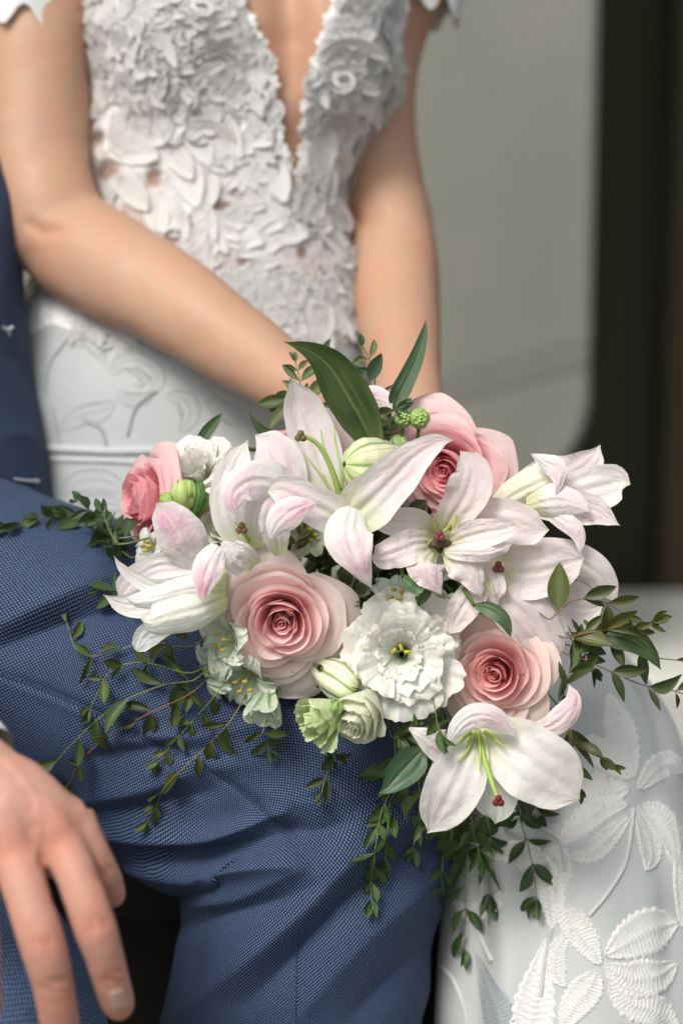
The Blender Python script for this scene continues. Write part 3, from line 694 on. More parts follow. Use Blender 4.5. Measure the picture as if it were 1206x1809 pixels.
def drape(tree, st, name='lace_leaf', color=(.88, .88, .85), nu=15, nv=110, thick=.13, stripes=26, serr=.07, seed=0, root=None, outline=False):
    """embroidered leaf laid on a surface: rows px,py,half-width px"""
    s = crom([(a, b, 0, c) for a, b, c in st], nv); M = s[:, :2]; hw = np.clip(s[:, 3], 0, None)
    t = np.gradient(M, axis=0); t /= np.linalg.norm(t, axis=1, keepdims=True) + 1e-9; pd = np.stack([-t[:, 1], t[:, 0]], -1)
    v = np.linspace(0, 1, nv); endr = np.clip(np.minimum(v, 1 - v) * 14, 0, 1) ** .5
    u = np.linspace(-1, 1, nu)
    V = np.zeros((nu, nv, 3)); ok = True; last = None
    for i in range(nu):
        for j in range(nv):
            ww = hw[j] * endr[j] * (1 + serr * (np.sin(v[j] * 2 * np.pi * stripes * .55 + i * .0 + seed) * abs(u[i]) ** 2))
            x, y = M[j] + pd[j] * u[i] * ww
            p, n = hit(tree, x, y)
            if p is None:
                if last is None: return None
                p, n = last
            last = (p, n)
            au = abs(u[i])
            z = thick * (.35 + .42 * math.exp(-((au - .85) / .16) ** 2) + .55 * math.exp(-(au / .10) ** 2) + .17 * math.sin(v[j] * 2 * np.pi * stripes + au * 7))
            if outline: z = thick * (.9 * math.exp(-((au - .80) / .2) ** 2) + .5 * math.exp(-(au / .12) ** 2)) - .01
            if au > .999 or j in (0, nv - 1): z = -.03
            V[i, j] = p + n * z * .01
    uv = np.stack(np.broadcast_arrays(((u + 1) / 2)[:, None], v[None]), -1)
    return part(name, make_mesh(name, V.reshape(-1, 3), grid_faces(nu, nv), uv.reshape(-1, 2)), M_LACE, root or bride, color=color)
def drape_cord(tree, pts, r_cm=.14, color=(.74, .75, .735), lift=.04, name='lace_cord', root=None):
    c = crom([(a, b) for a, b in pts], max(8, 5 * len(pts))); W = []
    for x, y in c:
        p, n = hit(tree, x, y)
        if p is not None: W.append(p + n * lift * .01)
    if len(W) < 4: return None
    V, F, U = wire(W, r_cm * .01, 6, len(W) * 2)
    return part(name, make_mesh(name, V, F, U), M_LACE, root or bride, color=color)
for k, st in enumerate([
    [(1118, 1375, 6), (1108, 1330, 24), (1092, 1280, 30), (1072, 1222, 4)],
    [(1112, 1378, 6), (1075, 1340, 26), (1040, 1318, 22), (1018, 1310, 3)],
    [(1112, 1392, 6), (1070, 1400, 30), (1035, 1385, 28), (1012, 1360, 3)],
    [(1110, 1420, 5), (1060, 1432, 24), (1015, 1465, 22), (985, 1500, 3)],
    [(1112, 1440, 5), (1075, 1480, 20), (1040, 1510, 18), (1000, 1515, 3)],
    [(1128, 1395, 6), (1160, 1360, 24), (1185, 1350, 22), (1204, 1370, 4)],
    [(1126, 1425, 6), (1160, 1440, 24), (1186, 1480, 22), (1190, 1530, 4)],
    [(1122, 1430, 6), (1145, 1480, 20), (1150, 1515, 18), (1140, 1540, 3)],
    [(872, 1518, 8), (915, 1505, 22), (960, 1545, 28), (975, 1600, 22), (975, 1645, 4)],
    [(960, 1500, 10), (985, 1520, 24), (985, 1570, 18), (975, 1600, 3)],
    [(1060, 1705, 6), (1035, 1665, 26), (1005, 1620, 24), (1000, 1600, 4)],
    [(1068, 1690, 6), (1110, 1665, 36), (1160, 1640, 40), (1198, 1630, 6)],
    [(1068, 1705, 6), (1110, 1730, 34), (1160, 1725, 32), (1195, 1700, 4)],
    [(1055, 1715, 8), (1040, 1745, 30), (1010, 1785, 26), (992, 1825, 5)],
    [(1075, 1735, 6), (1110, 1770, 28), (1160, 1790, 30), (1200, 1830, 5)],
    [(1010, 1640, 6), (985, 1680, 18), (985, 1720, 18), (1000, 1745, 4)],
    [(970, 1650, 3), (955, 1710, 20), (945, 1765, 36), (935, 1830, 38), (930, 1880, 5)],
    [(1196, 1480, 4), (1204, 1560, 16), (1204, 1640, 4)],
    [(800, 1590, 4), (830, 1612, 16), (870, 1600, 14), (890, 1570, 3)],
]):
    drape(SK_BVH, st, seed=k, stripes=19 + k % 5)
drape(SK_BVH, [(842, 1685, 3), (862, 1740, 18), (880, 1790, 28), (885, 1850, 20)], color=(.36, .40, .42), seed=4, label=None) if False else drape(SK_BVH, [(842, 1685, 3), (862, 1740, 18), (880, 1790, 28), (885, 1850, 20)], color=(.42, .46, .48), seed=4)
for pts in ([(1118, 1430), (1105, 1520), (1075, 1575), (1040, 1618)], [(770, 1700), (800, 1730), (822, 1790), (828, 1850)], [(975, 1640), (962, 1700), (955, 1760)], [(840, 1480), (852, 1560), (845, 1640), (870, 1700)], [(1190, 1440), (1200, 1500)], [(900, 1410), (930, 1450), (985, 1480), (1000, 1540)]):
    drape_cord(SK_BVH, pts)
# fainter corded pattern on the tulle below the arm
SOFT = (.50, .53, .53)
for st in ([(195, 665, 4), (215, 640, 18), (250, 640, 20), (278, 665, 16), (270, 700, 6)], [(205, 690, 4), (225, 705, 14), (255, 705, 12), (272, 690, 3)], [(225, 660, 3), (240, 655, 9), (255, 670, 9), (240, 685, 3)],
           [(100, 760, 4), (140, 735, 22), (180, 725, 20), (205, 705, 3)], [(290, 700, 4), (325, 705, 20), (335, 735, 20), (315, 765, 4)], [(360, 700, 4), (385, 720, 18), (420, 740, 16), (450, 745, 3)],
           [(120, 610, 4), (150, 600, 14), (175, 620, 14), (185, 645, 3)], [(330, 640, 5), (370, 670, 18), (405, 700, 18), (440, 720, 3)], [(200, 560, 4), (250, 590, 20), (300, 620, 18), (330, 640, 3)],
           [(105, 870, 5), (140, 850, 24), (190, 850, 24), (225, 870, 4)], [(110, 905, 5), (150, 890, 20), (200, 890, 18), (220, 905, 4)]):
    drape(BOD_BVH, st, color=SOFT, outline=True, thick=.07, nu=13, nv=24, serr=.05)
for pts in ([(80, 690), (90, 640), (120, 600), (150, 575)], [(275, 690), (240, 720), (225, 770)], [(150, 740), (180, 760), (190, 800)], [(95, 720), (110, 790), (130, 800)]):
    drape_cord(BOD_BVH, pts, .12, SOFT)
# waist seam folds of the skirt below the tulle
for pts, r in (([(85, 792), (200, 797), (330, 795), (430, 800)], .35), ([(85, 812), (200, 815), (300, 822)], .22)):
    drape_cord(BOD_BVH, pts, r, (.60, .63, .63), name='waist_seam', lift=-.05)

# ------------------------------------------------------------------ groom
groom = thing('person', P(-300, 1200, -30), 'groom in a blue birdseye suit, bouquet resting on his thigh, hand on his other knee', 'person')
def crease_disp(V, F, rows, base_noise=(.12, 12, .05, 40)):
    n = get_no(make_mesh('tmp', V, F)); q = proj(V); x, y = q[:, 0], q[:, 1]; h = np.zeros(len(V))
    fr = np.clip((n @ -FWD) * 3 + .6, 0, 1)
    for pts, A, s1, s2 in rows:
        d, t = spline_dist(x, y, pts); s = np.where(d > 0, s1, s2); h += A * np.exp(-(np.abs(d) / (s * 1.18)) ** 1.5) * np.sin(np.pi * np.clip(t * .9 + .05, 0, 1)) ** .5
    a, f1, b_, f2 = base_noise
    h = h * fr + a * vnoise(V * f1) + b_ * vnoise(V * f2)
    return V + n * h[:, None] * .01
def trouser():
    st = [(-420, 1110, -34, 11, 11), (-200, 1104, -21, 10.9, 10.4), (0, 1148, -15.8, 10.3, 9.9), (200, 1206, -14.2, 9.7, 9.4), (380, 1275, -13.5, 9.0, 9.0), (490, 1345, -13.2, 8.95, 8.8),
          (548, 1440, -13, 8.9, 8.6), (552, 1560, -13, 8.3, 8.2), (535, 1700, -13.5, 8.0, 8.0), (515, 1860, -14.5, 8.0, 8.0), (470, 2400, -20, 8, 8), (440, 2750, -26, 8, 8)]
    V, F, U = tube(st, nseg=460, nlen=900, cap=False)
    rows = [([(-40, 1085), (90, 1045), (200, 990), (290, 960)], .35, 26, 30), ([(-20, 1150), (80, 1108), (180, 1075), (260, 1070)], -.60, 16, 22), ([(-20, 1115), (90, 1068), (200, 1020)], .35, 16, 14),
            ([(0, 1192), (90, 1225), (200, 1275), (300, 1330)], -.22, 7, 7), ([(0, 1205), (95, 1238), (200, 1288)], .12, 10, 8),
            ([(150, 1320), (260, 1302), (360, 1300), (460, 1280)], .26, 14, 14), ([(150, 1345), (270, 1325), (380, 1330)], -.22, 12, 12),
            ([(130, 1420), (240, 1395), (350, 1360), (440, 1350)], .30, 16, 16), ([(150, 1445), (260, 1425), (380, 1395)], -.28, 13, 13),
            ([(360, 1350), (440, 1410), (560, 1530)], -.20, 7, 7),
            ([(170, 1478), (300, 1478), (400, 1468), (500, 1435)], .65, 14, 12), ([(170, 1502), (290, 1508), (400, 1500), (520, 1470)], -.55, 16, 14),
            ([(200, 1535), (330, 1540), (440, 1530), (530, 1525)], .55, 14, 18), 
            ([(320, 1600), (420, 1590), (480, 1560), (530, 1535)], .25, 16, 14),
            ([(330, 1640), (420, 1610), (500, 1590), (560, 1560)], -.45, 18, 16),
            ([(760, 1420), (680, 1470), (600, 1535), (540, 1600), (460, 1680), (370, 1760), (300, 1810)], .62, 24, 24),
            ([(780, 1470), (700, 1530), (610, 1600), (520, 1690), (440, 1770)], -.50, 20, 20),
            ([(790, 1530), (720, 1590), (640, 1660), (570, 1740), (500, 1830)], .32, 24, 26), ([(780, 1640), (700, 1720), (620, 1800)], -.28, 24, 24), ([(790, 1700), (730, 1790)], .22, 22, 22),
            ([(560, 1535), (600, 1500), (640, 1440)], .25, 16, 20), ([(520, 1530), (470, 1500), (400, 1510)], .2, 12, 12),
            ([(524, 1660), (524, 1760), (520, 1860)], -.07, 5, 5), ([(360, 1640), (340, 1740), (330, 1820)], -.25, 18, 20),
            ([(330, 1200), (420, 1260), (520, 1300)], .3, 24, 24), ([(600, 1330), (660, 1380), (740, 1400)], .3, 24, 24), ([(240, 1370), (330, 1345), (430, 1340)], .15, 10, 10), ([(460, 1400), (560, 1420), (660, 1390)], .22, 20, 20), ([(420, 1440), (540, 1470), (620, 1450)], -.2, 14, 14)]
    rows = [(a, A * 1.5, s1, s2) for a, A, s1, s2 in rows]
    q = proj(V); low = 2.3 * np.exp(-((q[:, 0] - 285) / 105) ** 2 - ((q[:, 1] - 1500) / 75) ** 2) * .01
    V = V - UP[None] * low[:, None]
    V = crease_disp(V, F, rows, (.40, 12, .10, 40))
    m_, c_ = U[:, 0], U[:, 1]
    return make_mesh('trouser_leg', V, F, U)
me_tr = trouser(); TR_BVH = bvh_of(me_tr)
part('trouser_leg', me_tr, M_SUIT, groom)
for pts in ([(0, 1192), (90, 1225), (200, 1275), (300, 1330)], [(350, 1340), (410, 1385), (480, 1450)], [(524, 1650), (523, 1740), (520, 1830)]):
    drape_cord(TR_BVH, pts, .06, (1, 1, 1), .035, 'seam', groom).data.materials[0] = M_SUIT
def other_leg():
    st = [(-520, 1300, -34, 11, 11), (-260, 1600, -15, 9.6, 9.4), (-110, 1740, -3, 8.2, 8.2), (-40, 1850, 3.2, 7.4, 7.4), (-25, 2000, 4.5, 7.0, 7.0), (-25, 2500, 0, 7.0, 7.0)]
    V, F, U = tube(st, nseg=200, nlen=360, cap=False)
    V = crease_disp(V, F, [([(190, 1690), (120, 1720), (40, 1800)], .25, 20, 20), ([(0, 1640), (80, 1680), (150, 1760)], .2, 20, 24)], (.25, 12, .05, 40))
    return make_mesh('trouser_leg', V, F, U)
me_ol = other_leg(); OL_BVH = bvh_of(me_ol)
part('trouser_leg', me_ol, M_SUIT, groom, color=(1.25, 1.25, 1.2), label=None)
def jacket():
    st = [(-430, -60, -38, 13, 9), (-430, 120, -30, 15.0, 10), (-420, 230, -26, 15.3, 10.5), (-410, 330, -25, 16.2, 11), (-405, 430, -24, 16.7, 11.5), (-400, 600, -24, 16.9, 11.5), (-398, 740, -23.5, 17.5, 11.5), (-398, 850, -23, 18.2, 11.8), (-398, 905, -23, 18.6, 12.0)]
    V, F, U = tube(st, nseg=260, nlen=220, cap=False)
    V = crease_disp(V, F, [([(20, 300), (0, 420), (10, 560)], .3, 18, 18), ([(60, 700), (30, 640), (0, 620)], -.3, 16, 16), ([(80, 800), (40, 770), (0, 770)], .2, 14, 14)], (.25, 10, .05, 40))
    return make_mesh('jacket', V, F, U)
part('jacket', jacket(), M_SUIT, groom, color=(.80, .85, .90))
JB = None
def small_disc(px, py, wc, r_cm, name, color, root, flat=.3, label=None):
    import bmesh
    bm = bmesh.new(); bmesh.ops.create_uvsphere(bm, u_segments=16, v_segments=8, radius=r_cm * .01)
    for v in bm.verts: v.co.y *= flat
    me = bpy.data.meshes.new(name); bm.to_mesh(me); bm.free()
    for p_ in me.polygons: p_.use_smooth = True
    set_co(me, get_co(me) + P(px, py, wc)); return part(name, me, M_PLAIN, root, color=color, label=label)
def jk_pt(px, py, lift=.15):
    global JB
    if JB is None:
        o = [c for c in groom.children if c.name.startswith('jacket')][0]; c = get_co(o.data) + ROOTLOC[groom.name]
        JB = BVHTree.FromPolygons([Vector(x) for x in c], [tuple(p.vertices) for p in o.data.polygons])
    p, n = hit(JB, px, py)
    return None if p is None else p + n * lift * .01
for pts, r in (([(2, 578), (10, 583), (18, 578)], .12), ([(10, 584), (14, 592)], .07), ([(22, 846), (40, 849), (58, 850)], .07), ([(56, 850), (64, 851)], .13)):
    W = [jk_pt(*p_) for p_ in pts]; W = [w_ for w_ in W if w_ is not None]
    if len(W) >= 2:
        V, F, U = wire(W, r * .01, 6, 10); part('thread', make_mesh('thread', V, F, U), M_PLAIN, groom, color=(.62, .66, .72))
# sleeve, cuff and hand
def sl_mesh():
    V, F, U = tube([(-420, 900, -10, 5.4, 5.4), (-300, 1090, 4, 4.4, 4.4), (-170, 1240, 11, 3.6, 3.6), (-82, 1342, 13.2, 3.3, 3.2)], nseg=120, nlen=160, cap=False)
    V = crease_disp(V, F, [], (.25, 18, .05, 50)); return make_mesh('sleeve', V, F, U)
part('jacket_sleeve', sl_mesh(), M_SUIT, groom, color=(1.2, 1.25, 1.25))
V, F, U = tube([(-170, 1240, 11, 3.05, 3.0), (-90, 1334, 13.2, 3.1, 3.0), (-66, 1364, 13.8, 3.1, 3.0)], nseg=64, nlen=60, cap=False)
part('shirt_cuff', make_mesh('shirt_cuff', V, F, U), M_SATIN, groom, color=(.80, .82, .84))
def hand():
    parts = []; T = lambda st, **k: parts.append(tube([(a, b, c, d * (1.09 if k.get('nseg', 0) in (18, 20) else 1), e * (1.07 if k.get('nseg', 0) in (18, 20) else 1)) for a, b, c, d, e in st], **k))
    T([(-220, 1190, 9, 2.6, 2.6), (-130, 1290, 12.5, 2.45, 2.4), (-62, 1362, 14, 2.45, 2.0), (-30, 1398, 14.6, 2.65, 1.85), (0, 1430, 15, 3.1, 1.75), (16, 1465, 15.2, 3.7, 1.55), (22, 1500, 15.0, 3.8, 1.35), (20, 1528, 14.6, 3.4, 1.0)], nseg=40, nlen=40)
    # metacarpal ridges
    for a in ([(5, 1400, 15.2, .8, .7), (75, 1430, 15.8, .9, .8), (112, 1492, 15.7, 1.05, 1.0)], [(-15, 1400, 15.6, .8, .7), (10, 1430, 16.1, .95, .85), (26, 1508, 16.1, 1.1, 1.05)],
              [(-45, 1400, 15.6, .8, .7), (-50, 1440, 16.0, .95, .9), (-62, 1508, 15.9, 1.1, 1.1)], [(12, 1392, 14.6, 1.1, .9), (82, 1422, 14.9, 1.1, 1.0), (136, 1448, 14.7, 1.0, 1.0)]): T(a, nseg=14, nlen=18)
    T([(108, 1485, 15.5, 1.05, 1.0), (140, 1560, 16.4, 1.0, .95), (166, 1635, 16.6, 1.03, .98), (184, 1690, 16.0, .92, .88), (198, 1740, 15.0, .88, .82), (209, 1778, 14.0, .80, .70), (212, 1792, 13.5, .5, .5)], nseg=20, nlen=46)   # ring
    T([(24, 1500, 15.9, 1.12, 1.05), (50, 1590, 17.0, 1.06, 1.0), (75, 1668, 17.3, 1.10, 1.04), (92, 1735, 16.7, .98, .94), (104, 1800, 15.6, .95, .9), (110, 1850, 14.2, .85, .8), (111, 1868, 13.6, .5, .5)], nseg=20, nlen=46)        # middle
    T([(-62, 1500, 15.8, 1.1, 1.05), (-52, 1590, 16.8, 1.02, 1.0), (-40, 1660, 17.0, 1.05, 1.0), (-34, 1730, 16.4, .95, .9), (-30, 1795, 15.2, .88, .82), (-29, 1815, 14.8, .5, .5)], nseg=20, nlen=40)                              # index
    T([(132, 1442, 14.6, .95, .9), (158, 1495, 14.6, .84, .8), (180, 1542, 14.0, .84, .8), (194, 1572, 13.0, .74, .7), (200, 1590, 12.2, .6, .55)], nseg=18, nlen=34)                                                                # little
    T([(-60, 1370, 14.6, 1.5, 1.4), (-130, 1430, 14.6, 1.3, 1.2), (-190, 1500, 14, 1.1, 1.0), (-225, 1570, 13, .95, .8), (-235, 1600, 12.6, .5, .5)], nseg=18, nlen=34)                                                                # thumb
    V, F, U = join(parts)
    me = eval_remesh(make_mesh('hand_raw', V, F), .0014, 14, .6); me.name = 'body'
    c = get_co(me); q = proj(c); n = get_no(me); x, y = q[:, 0], q[:, 1]; h = np.zeros(len(c)); red = np.zeros(len(c))
    for kx, ky, r, a in ((112, 1484, 30, .5), (24, 1502, 32, .5), (-62, 1505, 30, .5), (166, 1635, 26, .6), (75, 1668, 28, .6), (-40, 1660, 26, .6), (180, 1540, 22, .5), (196, 1728, 20, .5), (108, 1800, 60, .5), (205, 1780, 26, .4), (198, 1580, 24, .6), (100, 1470, 60, .25)):
        d2 = ((x - kx) ** 2 + (y - ky) ** 2) / r ** 2; red += a * np.exp(-d2)
    for kx, ky, ang in ((166, 1635, 70), (75, 1668, 73), (-40, 1660, 80), (180, 1540, 65), (196, 1728, 72), (96, 1740, 75)):
        ca, sa = math.cos(math.radians(ang)), math.sin(math.radians(ang)); al = (x - kx) * ca + (y - ky) * sa; ac = -(x - kx) * sa + (y - ky) * ca
        h += -.075 * np.sin(al * .62 + .5 * np.sin(ac * .2)) ** 4 * np.exp(-(al / 13) ** 2) * np.exp(-(ac / 26) ** 2) * 2
    for pts in ([(-10, 1360), (50, 1430), (90, 1480)], [(-30, 1370), (-8, 1430), (10, 1500)]):
        d, _ = spline_dist(x, y, pts); h += .05 * np.exp(-(d / 9) ** 2)
    d, _ = spline_dist(x, y, [(10, 1340), (60, 1400), (70, 1460), (60, 1520)]); h += .06 * np.exp(-(d / 6) ** 2)
    h += .02 * vnoise(c * 200)
    set_co(me, c + n * h[:, None] * .01)
    at = me.attributes.new('red', 'FLOAT', 'POINT'); at.data.foreach_set('value', np.clip(red, 0, 1).astype(np.float32))
    return me
me_h = hand(); H_BVH = bvh_of(me_h)
part('body', me_h, M_SKIN, groom, color=(.49, .262, .205))
def nail(cx, cy, ang, L, Wd):
    nu, nv = 9, 11; V = np.zeros((nu, nv, 3)); ca, sa = math.cos(math.radians(ang)), math.sin(math.radians(ang))
    for i, u in enumerate(np.linspace(-1, 1, nu)):
        for j, v in enumerate(np.linspace(-1, 1, nv)):
            r = (1 - abs(v) ** 3 * .35); x = cx + v * L * ca - u * Wd * r * sa; y = cy + v * L * sa + u * Wd * r * ca
            p, n = hit(H_BVH, x, y)
            if p is None: return
            V[i, j] = p + n * (.0006 if abs(u) < .99 and abs(v) < .99 else -.0003)
    me = make_mesh('fingernail', V.reshape(-1, 3), grid_faces(nu, nv)); part('fingernail', me, M_BUD, groom, color=(.62, .40, .33))
nail(209, 1766, 76, 19, 17)
# ------------------------------------------------------------------ flower builders
HEART = np.array([600., 960., -17.])          # where all the stems run to, behind the flowers
GRIP = P(668, 812, -17)
BIND = [GRIP, P(650, 900, -24), P(630, 1010, -30)]
def ribbon(st, nu=25, nv=36, cup=.25, ruffle=0.0, groove=.07, curl=0.0, seed=0, tipround=9, basew=None, wave=0.0):
    """petal or leaf blade. rows: px, py, w_cm, half-width px, roll degrees(optional)"""
    st = [tuple(r) + (0,) * (5 - len(r)) for r in st]
    s = crom(st, nv); C = PP(s[:, :3]); T = nrm(np.gradient(C, axis=0))
    hw = np.clip(s[:, 3], .4, None) * K * (D - s[:, 2] * .01)
    # side vector lies across the blade in the picture, rolled about the tangent
    S0 = nrm(np.cross(T, -FWD)); N0 = np.cross(S0, T); N0 *= np.sign((N0 @ -FWD))[:, None] + 1e-9
    r = np.radians(s[:, 4])[:, None]
    S = S0 * np.cos(r) + N0 * np.sin(r); N = nrm(N0 * np.cos(r) - S0 * np.sin(r))
    u = np.linspace(-1, 1, nu)[:, None]; v = np.linspace(0, 1, nv)[None]
    er = np.clip((1 - v) * tipround, 0, 1) ** .6
    W = hw[None] * er
    rs = seed * 3.1
    wn = n1(v * 6 + rs, 1) * .5 + n1(v * 13 + rs, 2) * .5
    z = cup * u ** 2 - curl * np.abs(u) ** 3 * v + groove * (-np.exp(-(u / .10) ** 2) + .5 * np.exp(-((np.abs(u) - .24) / .12) ** 2) - .35 * np.exp(-((np.abs(u) - .5) / .10) ** 2)) * (1 - v ** 3) + .05 * vnoise(np.stack(np.broadcast_arrays(u * 3.1 + seed, v * 4.3 + seed * 1.7, u * 0 + 2.0), -1))
    z = z * W
    side = np.where(u > 0, n1(v * 5.5 + rs + 20, 3), n1(v * 5.5 + rs + 50, 4)) * .6 + np.where(u > 0, n1(v * 12 + rs + 20, 3), n1(v * 12 + rs + 50, 4)) * .4
    z = z + ruffle * .012 * side * np.abs(u) ** 2.5 * np.sin(np.pi * np.clip(v * 1.05, 0, 1)) ** .5 + wave * .004 * n1(v * 3 + u * .8 + rs, 6)
    Wr = W * (1 + .07 * side * np.abs(u) * (ruffle > 0)) + W * .03 * n1(v * 9 + rs, 8)
    V = C[None] + S[None] * (u * Wr)[..., None] + N[None] * z[..., None]
    uv = np.stack(np.broadcast_arrays((u + 1) / 2, v), -1)
    return V.reshape(-1, 3), grid_faces(nu, nv), uv.reshape(-1, 2)
def add_ribbon(name, root, m, color, st, tone=0.0, gb=1.0, stain=0.0, label=None, **k):
    V, F, U = ribbon(st, **k); o = part(name, make_mesh(name, V, F, U), m, root, color=color, label=label)
    o['tone'] = float(tone); o['stain'] = float(stain); o['greenbase'] = float(gb); return o
def frame(px, py, wc, face, roll=0):
    """returns origin, X, Y, Z axes of a flower facing `face` (right, up, to camera)"""
    z = camv(*face); x = nrm(np.cross(UP, z)); y = np.cross(z, x); r = math.radians(roll)
    return P(px, py, wc), x * math.cos(r) + y * math.sin(r), -x * math.sin(r) + y * math.cos(r), z
def loc2w(fr, L):
    o, x, y, z = fr; return o + L[..., 0:1] * x + L[..., 1:2] * y + L[..., 2:3] * z
def stem_to_grip(root, start, direc, r=.0022, color=(.20, .30, .09), name='stem'):
    a = np.array(start); d = np.array(direc)
    d = nrm(d + FWD * .9); mid = a * .45 + BIND[0] * .55 + FWD * .025
    V, F, U = wire([a, a + d * .022, mid, BIND[0] + (a - BIND[0]) * .08, BIND[1] + (a - BIND[0]) * .06, BIND[2] + (a - BIND[0]) * .10], (r * .9, r), 8, 24)
    return part(name, make_mesh(name, V, F, U), M_STEM, root, color=color)

def rose(px, py, wc, R, face, roll, seed, label, outer=(.90, .74, .66), inner=(.90, .48, .45), n=25, height=.95, group='garden roses in the bouquet', loose=1.0, name='rose', tonek=1.0, elong=1.0, mater=None, frill=0.0, hollow=.0):
    rnd = random.Random(seed); fr = frame(px, py, wc, face, roll)
    fr = (fr[0], fr[1], fr[2] * elong, fr[3])
    root = thing(name, fr[0] - fr[3] * R * height, label, 'rose' if name == 'rose' else 'flower', group)
    phi = rnd.random() * 6.28
    for k in range(n):
        t = k / (n - 1)
        phi += math.radians(rnd.uniform(108, 142) if k > 4 else rnd.uniform(150, 200))
        rk = R * (.085 + .83 * t ** 1.15) * (1 + rnd.uniform(-.035, .035))
        # rim height: hugging the heart, highest in the middle rings, falling away outside
        zk = R * (-.04 - hollow * (1 - t) ** 2 + .10 * math.sin(math.pi * min(1, t * 1.25)) - .24 * t ** 2.2) + R * rnd.uniform(-.05, .05)
        zb = -R * height * (1 - .12 * t)
        ha = math.radians(np.interp(t, [0, .15, .5, 1], [170, 105, 74, 62]) * rnd.uniform(.92, 1.1))
        nu, nv = (37, 26) if t < .2 else (33, 28)
        u = np.linspace(-1, 1, nu)[:, None]; v = np.linspace(0, 1, nv)[None]
        wprof = np.clip(.30 + .95 * np.sin(np.pi * np.clip(v, 0, 1) ** .8 * .60), 0, 1.15) * (1 - .10 * v ** 6)
        th = phi + u * ha * wprof
        top = 1 - (.08 + .20 * t) * np.abs(u) ** (2.6 - 1.0 * t) - .02 * n1(u * 2.2 + k, 1)
        ve = v * top
        rr = R * .05 + (rk * .93 - R * .05) * np.sin(np.clip(ve, 0, 1) * np.pi / 2) ** (1.05 + .35 * t)
        zz = zb + (zk - zb) * (ve ** (1.05 - .10 * t))
        roll_s = np.clip((ve - (.80 - .10 * t)) / .20, 0, 1.2)                # rim curls outward
        cur = (.018 + .25 * max(0., (t - .42) / .58) ** 1.4 * loose) * rnd.uniform(.8, 1.2)
        pt = 1 + .35 * np.abs(u) ** 1.5
        rr = rr + R * cur * roll_s ** 1.7 * pt * .8 * (1 if t > .12 else .3)
        zz = zz - R * cur * roll_s ** 2.4 * pt * (.55 if t > .3 else .2)
        tuck = 1 + (.055 + .03 * t) * u + (.22 * (u > -2) * (u) if t < .08 else 0)     # spiral overlap
        rr = rr * tuck
        wob = n1(th * 1.4 + k * 3.3, 2) * .055 * R * (.3 + t) * ve ** 2 + n1(th * 4 + k, 5) * .010 * R * ve ** 6
        rr = rr + wob; zz = zz + .6 * n1(th * 1.8 + k * 1.7, 3) * .05 * R * t * ve ** 3 + n1(th * 7 + k, 7) * .010 * R * ve ** 8
        if frill:
            zz = zz + frill * R * ve ** 5 * (n1(th * 5 + k * 2, 9) * .16 + n1(th * 12 + k, 10) * .08); rr = rr + frill * R * ve ** 5 * (n1(th * 6 + k * 5, 11) * .14 + n1(th * 22 + k, 13) * .035)
        ox, oy = rnd.uniform(-.035, .035) * R, rnd.uniform(-.035, .035) * R
        L = np.stack([rr * np.cos(th) + ox * ve, rr * np.sin(th) + oy * ve, np.broadcast_to(zz, rr.shape)], -1)
        V = loc2w(fr, L).reshape(-1, 3); uv = np.stack(np.broadcast_arrays((u + 1) / 2, v), -1).reshape(-1, 2)
        f = t ** .8; j = rnd.uniform(-.03, .03)
        col = tuple(np.clip(inner[i] * (1 - f) + outer[i] * f + j, 0, .95) for i in range(3))
        o = part('petal', make_mesh('petal', V, grid_faces(nu, nv), uv), mater or M_ROSE, root, color=col); o['tone'] = float((1 - t) ** 1.2 * tonek); o['stain'] = 0.0
    # tight spiral at the heart
    nu, nv = 110, 14; u = np.linspace(0, 1, nu)[:, None]; v = np.linspace(0, 1, nv)[None]; th = phi + u * 2 * math.pi * 2.3
    rr = R * (.008 + .105 * u ** .9) * (.75 + .25 * v) * (1 + .05 * np.sin(th * 3)); zz = R * (-.04 - .28 * (1 - v) + .03 * n1(th * 2, 3) - .03 * u)
    L = np.stack(np.broadcast_arrays(rr * np.cos(th), rr * np.sin(th), zz), -1)
    o = part('petal', make_mesh('petal', loc2w(fr, L).reshape(-1, 3), grid_faces(nu, nv), np.stack(np.broadcast_arrays(u, .55 + .45 * v), -1).reshape(-1, 2)), mater or M_ROSE, root, color=inner); o['tone'] = float(.9 * tonek); o['stain'] = 0.0
    # calyx and stem
    for k in range(5):
        a = phi + k * 1.257
        nu, nv = 5, 9; u = np.linspace(-1, 1, nu)[:, None]; v = np.linspace(0, 1, nv)[None]
        rr = R * (.1 + .55 * v) ; L = np.stack(np.broadcast_arrays(rr * np.cos(a + u * .28 * np.sin(np.pi * (1 - v) * .5 + .1)), rr * np.sin(a + u * .28 * np.sin(np.pi * (1 - v) * .5 + .1)), -R * height * (1.02 + .12 * v - .3 * v ** 2) + u * 0), -1)
        o = part('sepal', make_mesh('sepal', loc2w(fr, L).reshape(-1, 3), grid_faces(nu, nv), np.stack(np.broadcast_arrays((u + 1) / 2, v), -1).reshape(-1, 2)), M_LEAF, root, color=(.07, .12, .03))
    base = fr[0] - fr[3] * R * height
    stem_to_grip(root, base, -fr[3]); return root, fr

